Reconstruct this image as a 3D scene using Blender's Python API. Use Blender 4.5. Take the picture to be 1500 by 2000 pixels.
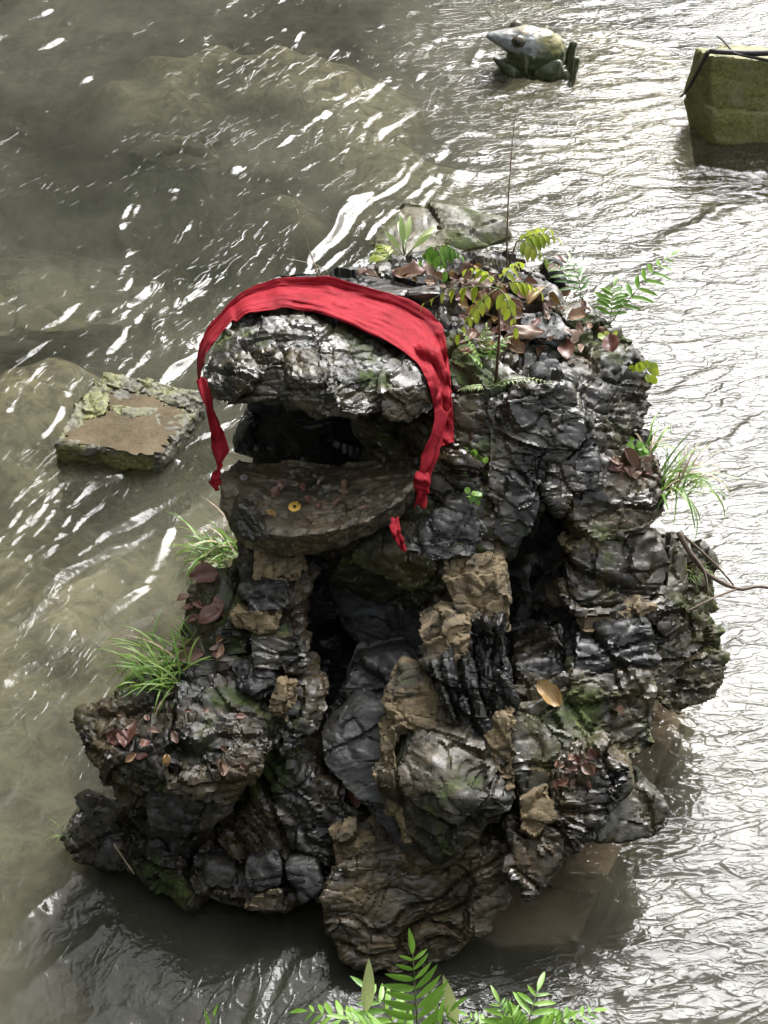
import bpy, bmesh, math, random
import numpy as np
from mathutils import Vector, Matrix, Quaternion
from mathutils.bvhtree import BVHTree

R = math.radians
for o in list(bpy.data.objects):
    bpy.data.objects.remove(o, do_unlink=True)
sc = bpy.context.scene
C = sc.collection

# ------------------------------------------------------------------ camera
CAM_H, PITCH, FPX = 4.5, 40.0, 3271.0          # height over the water, tilt down, focal length in photo pixels
cam_d = bpy.data.cameras.new('camera')
cam = bpy.data.objects.new('camera', cam_d)
C.objects.link(cam)
cam.location = (0, 0, CAM_H)
cam.rotation_euler = (R(90 - PITCH), 0, 0)
cam_d.sensor_fit = 'VERTICAL'
cam_d.sensor_height = 24.0
cam_d.lens = 24.0 * FPX / 2000.0
cam_d.clip_end = 500
sc.camera = cam
sc.render.resolution_x, sc.render.resolution_y = 768, 1024

# ------------------------------------------------------------------ sky and sun (bright overcast, light from behind right)
SUN_EL, SUN_AZ = 44.0, 21.0
wd = bpy.data.worlds.new('World')
sc.world = wd
wd.use_nodes = True
wn = wd.node_tree
bg = wn.nodes['Background']
sky = wn.nodes.new('ShaderNodeTexSky')
sky.sky_type = 'NISHITA'
sky.sun_disc = False
sky.sun_elevation = R(SUN_EL)
sky.sun_rotation = R(SUN_AZ)
sky.air_density = 1.5
sky.dust_density = 5.0
hs = wn.nodes.new('ShaderNodeHueSaturation')
hs.inputs['Saturation'].default_value = 0.22
wn.links.new(sky.outputs[0], hs.inputs['Color'])
wn.links.new(hs.outputs[0], bg.inputs['Color'])
bg.inputs['Strength'].default_value = 0.09
sun_d = bpy.data.lights.new('sun', 'SUN')
sun_d.energy = 1.4
sun_d.angle = R(33)
sun_d.color = (0.985, 0.985, 1.0)
sun = bpy.data.objects.new('sun', sun_d)
C.objects.link(sun)
sv = Vector((math.sin(R(SUN_AZ)) * math.cos(R(SUN_EL)), math.cos(R(SUN_AZ)) * math.cos(R(SUN_EL)), math.sin(R(SUN_EL))))
sun.rotation_euler = sv.to_track_quat('Z', 'Y').to_euler()
sun.location = (0, 0, 20)
sc.view_settings.view_transform = 'Standard'
sc.view_settings.look = 'None'
sc.view_settings.exposure = 2.1
sc.view_settings.gamma = 1
sc.view_settings.use_curve_mapping = False
sc.cycles.max_bounces = 6
sc.cycles.diffuse_bounces = 3
sc.cycles.glossy_bounces = 3
sc.cycles.transparent_max_bounces = 8
sc.cycles.use_adaptive_sampling = True
sc.cycles.adaptive_threshold = 0.03
sc.cycles.caustics_reflective = False
sc.cycles.caustics_refractive = False

# ------------------------------------------------------------------ geometry of the view
_cp, _sp = math.cos(R(PITCH)), math.sin(R(PITCH))
def ray(px, py):
    a = (px - 750) / FPX; b = (1000 - py) / FPX
    return Vector((a, _cp + b * _sp, -_sp + b * _cp))
def P(px, py, y):
    d = ray(px, py); t = y / d.y
    return Vector((d.x * t, y, CAM_H + d.z * t))
def PZ(px, py, z=0.0):
    d = ray(px, py); t = (z - CAM_H) / d.z
    return Vector((d.x * t, d.y * t, z))
CAM = Vector((0, 0, CAM_H))

# ------------------------------------------------------------------ numpy noise
def _h(ix, iy, iz, s):
    h = (ix.astype(np.int64) * 374761393 + iy.astype(np.int64) * 668265263 + iz.astype(np.int64) * 2147483647 + s * 1274126177) & 0xFFFFFFFF
    h = ((h ^ (h >> 13)) * 1274126177) & 0xFFFFFFFF
    h = ((h ^ (h >> 16)) * 2246822519) & 0xFFFFFFFF
    h = h ^ (h >> 15)
    return (h & 0xFFFFFF) / float(0xFFFFFF)
def vnoise(p, s=0):
    i = np.floor(p); f = p - i; i = i.astype(np.int64)
    u = f * f * f * (f * (f * 6 - 15) + 10)
    r = 0
    for dx in (0, 1):
        wx = u[:, 0] if dx else 1 - u[:, 0]
        for dy in (0, 1):
            wy = u[:, 1] if dy else 1 - u[:, 1]
            for dz in (0, 1):
                wz = u[:, 2] if dz else 1 - u[:, 2]
                r = r + wx * wy * wz * _h(i[:, 0] + dx, i[:, 1] + dy, i[:, 2] + dz, s)
    return r * 2 - 1
_rot = np.array(Matrix.Rotation(0.9, 3, Vector((0.5, 0.7, 0.3)).normalized()))
def fbm(p, oct=4, s=0, gain=0.5, ridged=False):
    r = 0; a = 1.0; q = p
    for k in range(oct):
        n = vnoise(q, s + k)
        if ridged: n = 1 - 2 * np.abs(n)
        r = r + a * n; a *= gain; q = (q @ _rot.T) * 2.03 + 7.1
    return r
def worley(p, s=0):
    i = np.floor(p).astype(np.int64); n = len(p)
    f1 = np.full(n, 9.0); f2 = np.full(n, 9.0); cell = np.zeros((n, 3), np.int64); vec = np.zeros((n, 3))
    for dx in (-1, 0, 1):
        for dy in (-1, 0, 1):
            for dz in (-1, 0, 1):
                a, b, c = i[:, 0] + dx, i[:, 1] + dy, i[:, 2] + dz
                v = np.stack([a + _h(a, b, c, s), b + _h(a, b, c, s + 1), c + _h(a, b, c, s + 2)], 1) - p
                d = np.sqrt((v * v).sum(1))
                m = d < f1
                f2 = np.where(m, f1, np.minimum(f2, d))
                f1 = np.where(m, d, f1)
                cell[m] = np.stack([a, b, c], 1)[m]; vec[m] = v[m]
    return f1, f2, cell, vec
def facets(p, s):
    f1, f2, c, v = worley(p, s)
    r = np.stack([_h(c[:, 0], c[:, 1], c[:, 2], s + 11 + k) * 2 - 1 for k in range(4)], 1)
    return (v * r[:, :3]).sum(1) + 0.45 * r[:, 3], np.clip(f2 - f1, 0, 1)

# ------------------------------------------------------------------ object helpers
def link_mesh(name, me, mat=None, parent=None):
    o = bpy.data.objects.new(name, me); C.objects.link(o)
    if mat is not None and not me.materials: me.materials.append(mat)
    if parent is not None: o.parent = parent
    return o
def mesh_from(name, v, f, smooth=True):
    me = bpy.data.meshes.new(name)
    me.from_pydata([tuple(x) for x in v], [], [tuple(x) for x in f])
    me.update()
    if smooth: me.shade_smooth()
    return me
def thing(name, loc, label, cat, group=None):
    o = bpy.data.objects.new(name, None); C.objects.link(o)
    o.location = loc; o.empty_display_size = 0.05
    tag(o, label, cat, group)
    return o
def tag(o, label=None, cat=None, group=None, kind=None):
    if label: o['label'] = label
    if cat: o['category'] = cat
    if group: o['group'] = group
    if kind: o['kind'] = kind
    return o

# ------------------------------------------------------------------ materials
def new_mat(name):
    m = bpy.data.materials.new(name); m.use_nodes = True
    return m, m.node_tree, m.node_tree.nodes['Principled BSDF']
def N(nt, t, **kw):
    n = nt.nodes.new(t)
    for k, v in kw.items():
        if k in n.inputs: n.inputs[k].default_value = v
        else: setattr(n, k, v)
    return n
def noise_n(nt, scale, detail=6, rough=0.6, vec=None, dist=0.0):
    n = N(nt, 'ShaderNodeTexNoise')
    n.inputs['Scale'].default_value = scale; n.inputs['Detail'].default_value = detail
    n.inputs['Roughness'].default_value = rough; n.inputs['Distortion'].default_value = dist
    if vec is not None: nt.links.new(vec, n.inputs['Vector'])
    return n
def ramp_n(nt, src, stops, interp='LINEAR'):
    r = N(nt, 'ShaderNodeValToRGB'); r.color_ramp.interpolation = interp
    e = r.color_ramp.elements
    while len(e) < len(stops): e.new(0.5)
    for k, (p, c) in enumerate(stops):
        e[k].position = p
        e[k].color = (c[0], c[1], c[2], 1) if isinstance(c, (tuple, list)) else (c, c, c, 1)
    nt.links.new(src, r.inputs['Fac'])
    return r
def mix_n(nt, fac, a, b, mode='MIX'):
    n = N(nt, 'ShaderNodeMix', data_type='RGBA', blend_type=mode)
    for sock, v in ((n.inputs[0], fac), (n.inputs[6], a), (n.inputs[7], b)):
        if hasattr(v, 'links'): nt.links.new(v, sock)
        elif isinstance(v, (int, float)): sock.default_value = v if sock.type == 'VALUE' else (v, v, v, 1)
        else: sock.default_value = (*v, 1)
    return n.outputs[2]
def math_n(nt, op, a, b=0.5, clamp=False):
    n = N(nt, 'ShaderNodeMath', operation=op, use_clamp=clamp)
    for sock, v in ((n.inputs[0], a), (n.inputs[1], b)):
        if hasattr(v, 'links'): nt.links.new(v, sock)
        else: sock.default_value = v
    return n.outputs[0]

def rock_material(name, dark, mid, light, brown=(0.10, 0.075, 0.045), brown_amt=0.45, moss=0.3, wet=0.6, stretch=None):
    m, nt, b = new_mat(name)
    tc = N(nt, 'ShaderNodeTexCoord')
    vec = tc.outputs['Object']
    if stretch:
        mp = N(nt, 'ShaderNodeMapping'); mp.inputs['Rotation'].default_value = stretch[0]; mp.inputs['Scale'].default_value = stretch[1]
        nt.links.new(vec, mp.inputs['Vector']); sv_ = mp.outputs[0]
    else: sv_ = vec
    n1 = noise_n(nt, 9, 6, 0.68, sv_, 0.6)
    col = ramp_n(nt, n1.outputs[0], [(0.30, dark), (0.52, mid), (0.72, light)]).outputs[0]
    n2 = noise_n(nt, 4.5, 6, 0.6, vec, 0.3)
    bf = ramp_n(nt, n2.outputs[0], [(0.62 - brown_amt * 0.35, 0.0), (0.78 - brown_amt * 0.3, 0.9)]).outputs[0]
    col = mix_n(nt, bf, col, brown)
    # fine speckle of pale grains and dark pits
    n8 = noise_n(nt, 48, 6, 0.7, sv_, 0.2)
    col = mix_n(nt, 0.75, col, ramp_n(nt, n8.outputs[0], [(0.32, 0.12), (0.5, 0.5), (0.68, 0.95)]).outputs[0], 'OVERLAY')
    # moss on flat, damp places
    geo = N(nt, 'ShaderNodeNewGeometry')
    sep = N(nt, 'ShaderNodeSeparateXYZ'); nt.links.new(geo.outputs['Normal'], sep.inputs[0])
    n3 = noise_n(nt, 3.2, 5, 0.65, vec, 0.4)
    mf = math_n(nt, 'MULTIPLY', ramp_n(nt, n3.outputs[0], [(0.66 - moss * 0.3, 0.0), (0.74 - moss * 0.25, 1.0)]).outputs[0],
                ramp_n(nt, sep.outputs['Z'], [(-0.2, 0.35), (0.5, 1.0)]).outputs[0])
    n4 = noise_n(nt, 60, 3, 0.6, vec)
    mcol = ramp_n(nt, n4.outputs[0], [(0.3, (0.014, 0.021, 0.004)), (0.6, (0.05, 0.072, 0.011)), (0.8, (0.12, 0.15, 0.026))]).outputs[0]
    col = mix_n(nt, math_n(nt, 'MULTIPLY', mf, 0.8), col, mcol)
    nt.links.new(col, b.inputs['Base Color'])
    # wet film: patchy gloss
    n5 = noise_n(nt, 13, 6, 0.65, vec)
    lo = 0.48 - 0.34 * wet
    rr = ramp_n(nt, n5.outputs[0], [(0.38, lo), (0.64, 0.75 - 0.34 * wet)]).outputs[0]
    rr = mix_n(nt, mf, rr, 0.8)
    nt.links.new(rr, b.inputs['Roughness'])
    b.inputs['IOR'].default_value = 1.5
    b.inputs['Coat Roughness'].default_value = 0.08
    b.inputs['Specular IOR Level'].default_value = 0.3
    n9 = noise_n(nt, 7, 5, 0.6, vec)
    nt.links.new(math_n(nt, 'MULTIPLY', ramp_n(nt, n9.outputs[0], [(0.56 - 0.2 * wet, 0.0), (0.70 - 0.2 * wet, 0.62)]).outputs[0], math_n(nt, 'SUBTRACT', 1.0, mf)), b.inputs['Coat Weight'])
    n10 = noise_n(nt, 110, 4, 0.6, vec)
    bc = N(nt, 'ShaderNodeBump'); bc.inputs['Strength'].default_value = 0.55; bc.inputs['Distance'].default_value = 0.005
    nt.links.new(n10.outputs[0], bc.inputs['Height']); nt.links.new(bc.outputs[0], b.inputs['Coat Normal'])
    n6 = noise_n(nt, 38, 5, 0.72, sv_, 0.0)
    n7 = noise_n(nt, 140, 4, 0.7, vec)
    hgt = math_n(nt, 'ADD', n6.outputs[0], math_n(nt, 'MULTIPLY', n7.outputs[0], 0.35))
    bp = N(nt, 'ShaderNodeBump'); bp.inputs['Strength'].default_value = 0.6; bp.inputs['Distance'].default_value = 0.008
    nt.links.new(hgt, bp.inputs['Height']); nt.links.new(bp.outputs[0], b.inputs['Normal'])
    return m

M = {}
M['rock'] = rock_material('wet_dark_limestone', (0.0041, 0.0037, 0.003), (0.0152, 0.0135, 0.0102), (0.0518, 0.0452, 0.0338), brown=(0.0518, 0.0364, 0.0174), brown_amt=0.55, moss=0.36, wet=0.7)
M['rock_grey'] = rock_material('grey_limestone', (0.0079, 0.008, 0.0077), (0.0256, 0.0256, 0.0237), (0.0608, 0.0595, 0.0534), brown=(0.0486, 0.0375, 0.022), brown_amt=0.25, moss=0.05, wet=0.3)
M['rock_pale'] = rock_material('pale_wet_limestone', (0.0061, 0.0058, 0.0046), (0.0245, 0.0224, 0.0174), (0.085, 0.0768, 0.0588), brown=(0.0612, 0.0461, 0.0228), brown_amt=0.45, moss=0.2, wet=0.8)
M['rock_brown'] = rock_material('brown_layered_limestone', (0.0153, 0.0123, 0.0079), (0.0553, 0.0435, 0.0274), (0.1275, 0.105, 0.072), brown=(0.085, 0.0615, 0.031), brown_amt=0.5, moss=0.05, wet=0.5)
M['rock_moss'] = rock_material('mossy_limestone', (0.0068, 0.0072, 0.004), (0.0258, 0.0238, 0.015), (0.076, 0.0677, 0.0432), brown=(0.057, 0.0432, 0.015), brown_amt=0.5, moss=0.5, wet=0.6)
M['rock_brown_dark'] = rock_material('dark_speckled_limestone', (0.005, 0.0045, 0.0028), (0.0198, 0.0175, 0.0115), (0.055, 0.0488, 0.0345), brown=(0.0468, 0.035, 0.0166), brown_amt=0.55, moss=0.38, wet=0.25)
M['rock_black'] = rock_material('black_striated_limestone_and_shade', (0.0035, 0.0033, 0.003), (0.0112, 0.0106, 0.0093), (0.0389, 0.0361, 0.0301), brown=(0.0432, 0.0282, 0.0128), brown_amt=0.15, moss=0.0, wet=0.5)  # foreleg's own black, and painted shade in throat, core and gaps
M['rock_moss_flat'] = rock_material('mossy_river_rock', (0.02, 0.02, 0.012), (0.06, 0.055, 0.035), (0.11, 0.1, 0.07), brown=(0.09, 0.075, 0.035), brown_amt=0.7, moss=0.7, wet=0.7)
M['jaw'] = rock_material('jaw_mortar_stone', (0.0207, 0.0178, 0.0124), (0.0666, 0.0558, 0.0374), (0.1492, 0.1303, 0.0961), brown=(0.0976, 0.0711, 0.0396), brown_amt=0.5, moss=0.15, wet=0.45)

def mortar_material():
    m, nt, b = new_mat('tan_mortar')
    tc = N(nt, 'ShaderNodeTexCoord'); vec = tc.outputs['Object']
    n1 = noise_n(nt, 12, 8, 0.7, vec)
    col = ramp_n(nt, n1.outputs[0], [(0.3, (0.0396, 0.0287, 0.0135)), (0.5, (0.1413, 0.1024, 0.0503)), (0.72, (0.2828, 0.2149, 0.1169))]).outputs[0]
    n2 = noise_n(nt, 6, 7, 0.7, vec, 0.5)
    col = mix_n(nt, ramp_n(nt, n2.outputs[0], [(0.50, 0.0), (0.60, 0.85)]).outputs[0], col, (0.035, 0.031, 0.022))
    col = mix_n(nt, ramp_n(nt, n2.outputs[0], [(0.62, 0.0), (0.70, 0.7)]).outputs[0], col, (0.045, 0.055, 0.014))
    nt.links.new(col, b.inputs['Base Color'])
    b.inputs['Roughness'].default_value = 0.72
    n6 = noise_n(nt, 55, 8, 0.75, vec)
    bp = N(nt, 'ShaderNodeBump'); bp.inputs['Strength'].default_value = 0.9; bp.inputs['Distance'].default_value = 0.012
    nt.links.new(n6.outputs[0], bp.inputs['Height']); nt.links.new(bp.outputs[0], b.inputs['Normal'])
    return m
M['mortar'] = mortar_material()

def concrete_material(name, base, dark, moss_amt, wet=0.4):
    m, nt, b = new_mat(name)
    tc = N(nt, 'ShaderNodeTexCoord'); vec = tc.outputs['Object']
    n1 = noise_n(nt, 7, 8, 0.7, vec)
    col = ramp_n(nt, n1.outputs[0], [(0.3, dark), (0.7, base)]).outputs[0]
    n2 = noise_n(nt, 5, 8, 0.7, vec, 0.5)
    n4 = noise_n(nt, 70, 3, 0.6, vec)
    mcol = ramp_n(nt, n4.outputs[0], [(0.3, (0.05, 0.058, 0.014)), (0.6, (0.18, 0.18, 0.04)), (0.8, (0.36, 0.33, 0.11))]).outputs[0]
    col = mix_n(nt, ramp_n(nt, n2.outputs[0], [(0.62 - moss_amt * 0.4, 0.0), (0.72 - moss_amt * 0.3, 0.85)]).outputs[0], col, mcol)
    nt.links.new(col, b.inputs['Base Color'])
    b.inputs['Roughness'].default_value = 0.75 - 0.4 * wet
    n6 = noise_n(nt, 60, 8, 0.75, vec)
    bp = N(nt, 'ShaderNodeBump'); bp.inputs['Strength'].default_value = 0.6; bp.inputs['Distance'].default_value = 0.008
    nt.links.new(n6.outputs[0], bp.inputs['Height']); nt.links.new(bp.outputs[0], b.inputs['Normal'])
    return m
M['silt_rock'] = concrete_material('silted_boulder', (0.15, 0.142, 0.09), (0.07, 0.066, 0.042), 0.2, 0.0)
M['concrete_moss'] = concrete_material('mossy_concrete', (0.34, 0.30, 0.16), (0.12, 0.11, 0.055), 0.75, 0.3)
M['concrete_step'] = concrete_material('stepping_stone_concrete', (0.12, 0.108, 0.078), (0.042, 0.039, 0.027), 0.45, 0.4)
M['concrete_slab'] = concrete_material('silted_slab_concrete', (0.42, 0.34, 0.24), (0.28, 0.22, 0.15), 0.0, 0.0)

def leaf_material(name, cols, rough=0.35, trans=0.35, dead=False):
    m, nt, b = new_mat(name)
    oi = N(nt, 'ShaderNodeObjectInfo')
    k = len(cols)
    col = ramp_n(nt, oi.outputs['Random'], [(i / max(1, k - 1), c) for i, c in enumerate(cols)]).outputs[0]
    tc = N(nt, 'ShaderNodeTexCoord')
    n1 = noise_n(nt, 30 if dead else 18, 5, 0.6, tc.outputs['Object'])
    col = mix_n(nt, ramp_n(nt, n1.outputs[0], [(0.35, 0.0), (0.75, 0.55 if dead else 0.25)]).outputs[0], col, (0.07, 0.03, 0.015) if dead else (0.03, 0.06, 0.01))
    nt.links.new(col, b.inputs['Base Color'])
    b.inputs['Roughness'].default_value = rough
    out = nt.nodes['Material Output']
    tr = N(nt, 'ShaderNodeBsdfTranslucent'); nt.links.new(col, tr.inputs['Color'])
    mx = N(nt, 'ShaderNodeMixShader'); mx.inputs[0].default_value = trans
    nt.links.new(b.outputs[0], mx.inputs[1]); nt.links.new(tr.outputs[0], mx.inputs[2]); nt.links.new(mx.outputs[0], out.inputs['Surface'])
    return m
M['fern'] = leaf_material('fern_green', [(0.1044, 0.2297, 0.0261), (0.167, 0.3341, 0.0418), (0.2297, 0.3967, 0.0626)], 0.4, 0.4)
M['fern_dark'] = leaf_material('fern_dark_green', [(0.047, 0.1148, 0.0209), (0.0835, 0.1775, 0.0313), (0.1148, 0.2088, 0.0418)], 0.35, 0.3)
M['lime'] = leaf_material('lime_leaf', [(0.261, 0.3445, 0.0313), (0.355, 0.4385, 0.0418), (0.4176, 0.4489, 0.0626)], 0.4, 0.45)
M['pale_leaf'] = leaf_material('pale_leaf', [(0.2923, 0.4176, 0.1253), (0.3758, 0.4802, 0.167), (0.4385, 0.4802, 0.2088)], 0.35, 0.4)
M['grass'] = leaf_material('grass_blade', [(0.094, 0.1984, 0.0313), (0.1775, 0.3132, 0.0522), (0.2819, 0.3967, 0.094)], 0.4, 0.4)
M['dead'] = leaf_material('dead_leaf', [(0.10, 0.055, 0.032), (0.19, 0.115, 0.075), (0.25, 0.17, 0.13), (0.14, 0.07, 0.045), (0.27, 0.165, 0.085)], 0.5, 0.1, True)
M['dead_red'] = leaf_material('dead_red_leaf', [(0.10, 0.038, 0.026), (0.16, 0.075, 0.052)], 0.42, 0.1, True)
M['dead_ochre'] = leaf_material('dead_ochre_leaf', [(0.26, 0.15, 0.045), (0.31, 0.2, 0.07)], 0.36, 0.1, True)

def simple_mat(name, col, rough, metal=0.0, bump=None, var=None):
    m, nt, b = new_mat(name)
    tc = N(nt, 'ShaderNodeTexCoord')
    n1 = noise_n(nt, 25, 5, 0.6, tc.outputs['Object'])
    d = tuple(c * 0.5 for c in col) if var is None else var
    nt.links.new(ramp_n(nt, n1.outputs[0], [(0.3, d), (0.65, col)]).outputs[0], b.inputs['Base Color'])
    b.inputs['Roughness'].default_value = rough; b.inputs['Metallic'].default_value = metal
    if bump:
        bp = N(nt, 'ShaderNodeBump'); bp.inputs['Strength'].default_value = 0.5; bp.inputs['Distance'].default_value = bump
        nt.links.new(noise_n(nt, 60, 6, 0.7, tc.outputs['Object']).outputs[0], bp.inputs['Height']); nt.links.new(bp.outputs[0], b.inputs['Normal'])
    return m
M['twig'] = simple_mat('twig_bark', (0.16, 0.11, 0.08), 0.6, bump=0.004)
M['twig_dark'] = simple_mat('dark_wet_twig', (0.035, 0.026, 0.022), 0.4, bump=0.004)
M['stem_green'] = simple_mat('green_stem', (0.12, 0.16, 0.04), 0.5)
M['stem_brown'] = simple_mat('brown_stem', (0.14, 0.075, 0.045), 0.5)
M['straw'] = simple_mat('dry_straw', (0.36, 0.28, 0.17), 0.6)
M['gold'] = simple_mat('gold_coin_metal', (0.75, 0.5, 0.12), 0.25, 1.0, var=(0.5, 0.3, 0.06))
M['silver'] = simple_mat('dull_coin_metal', (0.45, 0.44, 0.42), 0.35, 0.8)
M['chip'] = simple_mat('stone_chip', (0.17, 0.14, 0.11), 0.4, bump=0.003)

def red_cloth():
    m, nt, b = new_mat('red_gauze')
    tc = N(nt, 'ShaderNodeTexCoord')
    n1 = noise_n(nt, 8, 6, 0.65, tc.outputs['Object'])
    col = ramp_n(nt, n1.outputs[0], [(0.32, (0.13, 0.004, 0.009)), (0.5, (0.235, 0.009, 0.017)), (0.72, (0.30, 0.022, 0.032))]).outputs[0]
    nt.links.new(col, b.inputs['Base Color'])
    b.inputs['Roughness'].default_value = 0.7
    b.inputs['Specular IOR Level'].default_value = 0.12
    n2 = noise_n(nt, 420, 3, 0.6, tc.outputs['Object'])
    n3 = noise_n(nt, 34, 6, 0.65, tc.outputs['Object'], 1.2)
    bp = N(nt, 'ShaderNodeBump'); bp.inputs['Strength'].default_value = 0.8; bp.inputs['Distance'].default_value = 0.006
    nt.links.new(math_n(nt, 'ADD', math_n(nt, 'MULTIPLY', n2.outputs[0], 0.25), n3.outputs[0]), bp.inputs['Height']); nt.links.new(bp.outputs[0], b.inputs['Normal'])
    return m
M['red'] = red_cloth()

# ================================================================== THE SETTING
# ---- river bed
def bed_z(x, y):
    p = np.stack([x * 0.9, y * 0.9, np.zeros_like(x)], 1)
    z = -0.50 + 0.08 * fbm(p, 4, 5) + 0.035 * fbm(p * 4.0, 3, 9)
    for (px, py, r, h) in ((110, 590, 0.62, 0.24), (330, 440, 0.75, -0.45), (60, 400, 0.7, -0.4), (480, 190, 0.35, -0.3), (420, 1850, 0.45, -0.5), (650, 1920, 0.45, -0.5), (900, 1940, 0.4, -0.5), (250, 1780, 0.35, -0.4), (300, 230, 0.35, 0.15), (520, 310, 0.38, 0.2), (560, 70, 0.6, 0.2), (300, 60, 0.5, 0.2), (700, 140, 0.5, 0.2), (800, 280, 0.5, 0.18), (1250, 180, 0.9, 0.2), (1430, 330, 0.4, 0.25), (150, 1050, 1.1, 0.16), (60, 1400, 0.9, 0.14), (1200, 60, 0.8, 0.2)):  # negative heights: pits dug to darken water where trees reflect and rocks shade it
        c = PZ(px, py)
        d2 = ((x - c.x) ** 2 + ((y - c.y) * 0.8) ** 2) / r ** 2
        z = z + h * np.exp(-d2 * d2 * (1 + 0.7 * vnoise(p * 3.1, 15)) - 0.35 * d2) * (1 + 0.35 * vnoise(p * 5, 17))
    return np.minimum(z, -0.05)
def grid_axis(segs):
    out = [segs[0][0]]
    for a, b, s0, s1 in segs:
        x = a
        while x < b - 1e-6:
            t = (x - a) / (b - a); x = min(b, x + s0 + (s1 - s0) * t); out.append(x)
    return np.array(out)
def grid_mesh(name, xs, ys, zf):
    X, Y = np.meshgrid(xs, ys); x, y = X.ravel(), Y.ravel()
    z = zf(x, y)
    nx, ny = len(xs), len(ys)
    i = np.arange((ny - 1) * (nx - 1)); a = (i // (nx - 1)) * nx + i % (nx - 1)
    f = np.stack([a, a + 1, a + nx + 1, a + nx], 1).astype(np.int32)
    me = bpy.data.meshes.new(name)
    me.vertices.add(len(x)); me.vertices.foreach_set('co', np.stack([x, y, z], 1).astype(np.float32).ravel())
    me.loops.add(f.size); me.loops.foreach_set('vertex_index', f.ravel())
    me.polygons.add(len(f)); me.polygons.foreach_set('loop_start', np.arange(0, f.size, 4, dtype=np.int32))
    me.update(calc_edges=True); me.shade_smooth()
    return me, x, y, z
bx_ = grid_axis([(-40, -4, 3, 0.2), (-4, 4, 0.05, 0.05), (4, 40, 0.2, 3)])
by_ = grid_axis([(-6, 2.4, 0.8, 0.1), (2.4, 14, 0.05, 0.08), (14, 60, 0.2, 3)])
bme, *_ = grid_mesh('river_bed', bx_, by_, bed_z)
m, nt, b = new_mat('river_bed_stones')
tc = N(nt, 'ShaderNodeTexCoord'); vec = tc.outputs['Object']
n1 = noise_n(nt, 2.2, 5, 0.6, vec, 0.5); n2 = noise_n(nt, 9, 8, 0.7, vec, 0.6)
sp = N(nt, 'ShaderNodeSeparateXYZ'); nt.links.new(vec, sp.inputs[0])
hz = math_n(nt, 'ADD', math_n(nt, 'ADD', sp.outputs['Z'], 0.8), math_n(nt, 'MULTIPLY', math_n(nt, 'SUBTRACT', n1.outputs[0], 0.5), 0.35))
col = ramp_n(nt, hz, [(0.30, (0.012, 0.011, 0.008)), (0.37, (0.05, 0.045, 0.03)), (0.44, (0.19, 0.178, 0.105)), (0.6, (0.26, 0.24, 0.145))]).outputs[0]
col = mix_n(nt, ramp_n(nt, n2.outputs[0], [(0.42, 0.0), (0.6, 0.75)]).outputs[0], col, (0.06, 0.052, 0.035))
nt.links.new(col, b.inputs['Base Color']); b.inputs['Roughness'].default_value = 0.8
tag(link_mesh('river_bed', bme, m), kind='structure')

# ---- near fern bank plus unseen wooded slopes, shaped to block sky and darken reflections
def bank_z(x, y):
    prof = np.interp(y, [-40, -16, -9, -4, -1, 0.4, 1.5, 2.2, 2.42, 2.7, 2.9], [16, 8, 5.2, 3.9, 3.0, 2.6, 1.75, 0.66, 0.36, -0.45, -0.9])
    left = np.interp(x, [-45, -20, -11, -7.5, -5.6, -5.0, -4.6], [22, 12, 6.5, 3.2, 0.9, -0.1, -0.9])
    p = np.stack([x * 0.5, y * 0.5, 0 * x], 1)
    upstream = np.interp(y - 2.2 * (x + 1), [15, 17, 20, 26, 40, 90], [-0.9, 1.5, 8, 18, 28, 40])
    h = np.maximum(np.maximum(prof, left), upstream)
    far = np.clip((h - 2.5) / 4, 0, 1)
    return h + fbm(p * 5, 3, 77) * 0.05 + far * (1.1 * fbm(p * 1.3, 5, 78) + 0.5 * fbm(p * 5, 3, 79))
kx_ = grid_axis([(-45, -4, 0.8, 0.2), (-4, 4, 0.1, 0.1), (4, 45, 0.2, 0.9)])
ky_ = grid_axis([(-40, 0, 0.9, 0.2), (0, 3, 0.07, 0.07), (3, 45, 0.2, 0.9)])
kme, *_ = grid_mesh('bank', kx_, ky_, bank_z)
m, nt, b = new_mat('unseen_wooded_bank')
tc = N(nt, 'ShaderNodeTexCoord'); vec = tc.outputs['Object']
col = ramp_n(nt, noise_n(nt, 3.5, 8, 0.7, vec, 0.4).outputs[0], [(0.35, (0.012, 0.014, 0.006)), (0.52, (0.03, 0.04, 0.012)), (0.7, (0.06, 0.075, 0.025))]).outputs[0]
nt.links.new(col, b.inputs['Base Color']); b.inputs['Roughness'].default_value = 0.85
bp = N(nt, 'ShaderNodeBump'); bp.inputs['Strength'].default_value = 1; bp.inputs['Distance'].default_value = 0.1
nt.links.new(noise_n(nt, 12, 6, 0.7, vec).outputs[0], bp.inputs['Height']); nt.links.new(bp.outputs[0], b.inputs['Normal'])
tag(link_mesh('bank', kme, m), kind='structure')

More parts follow.
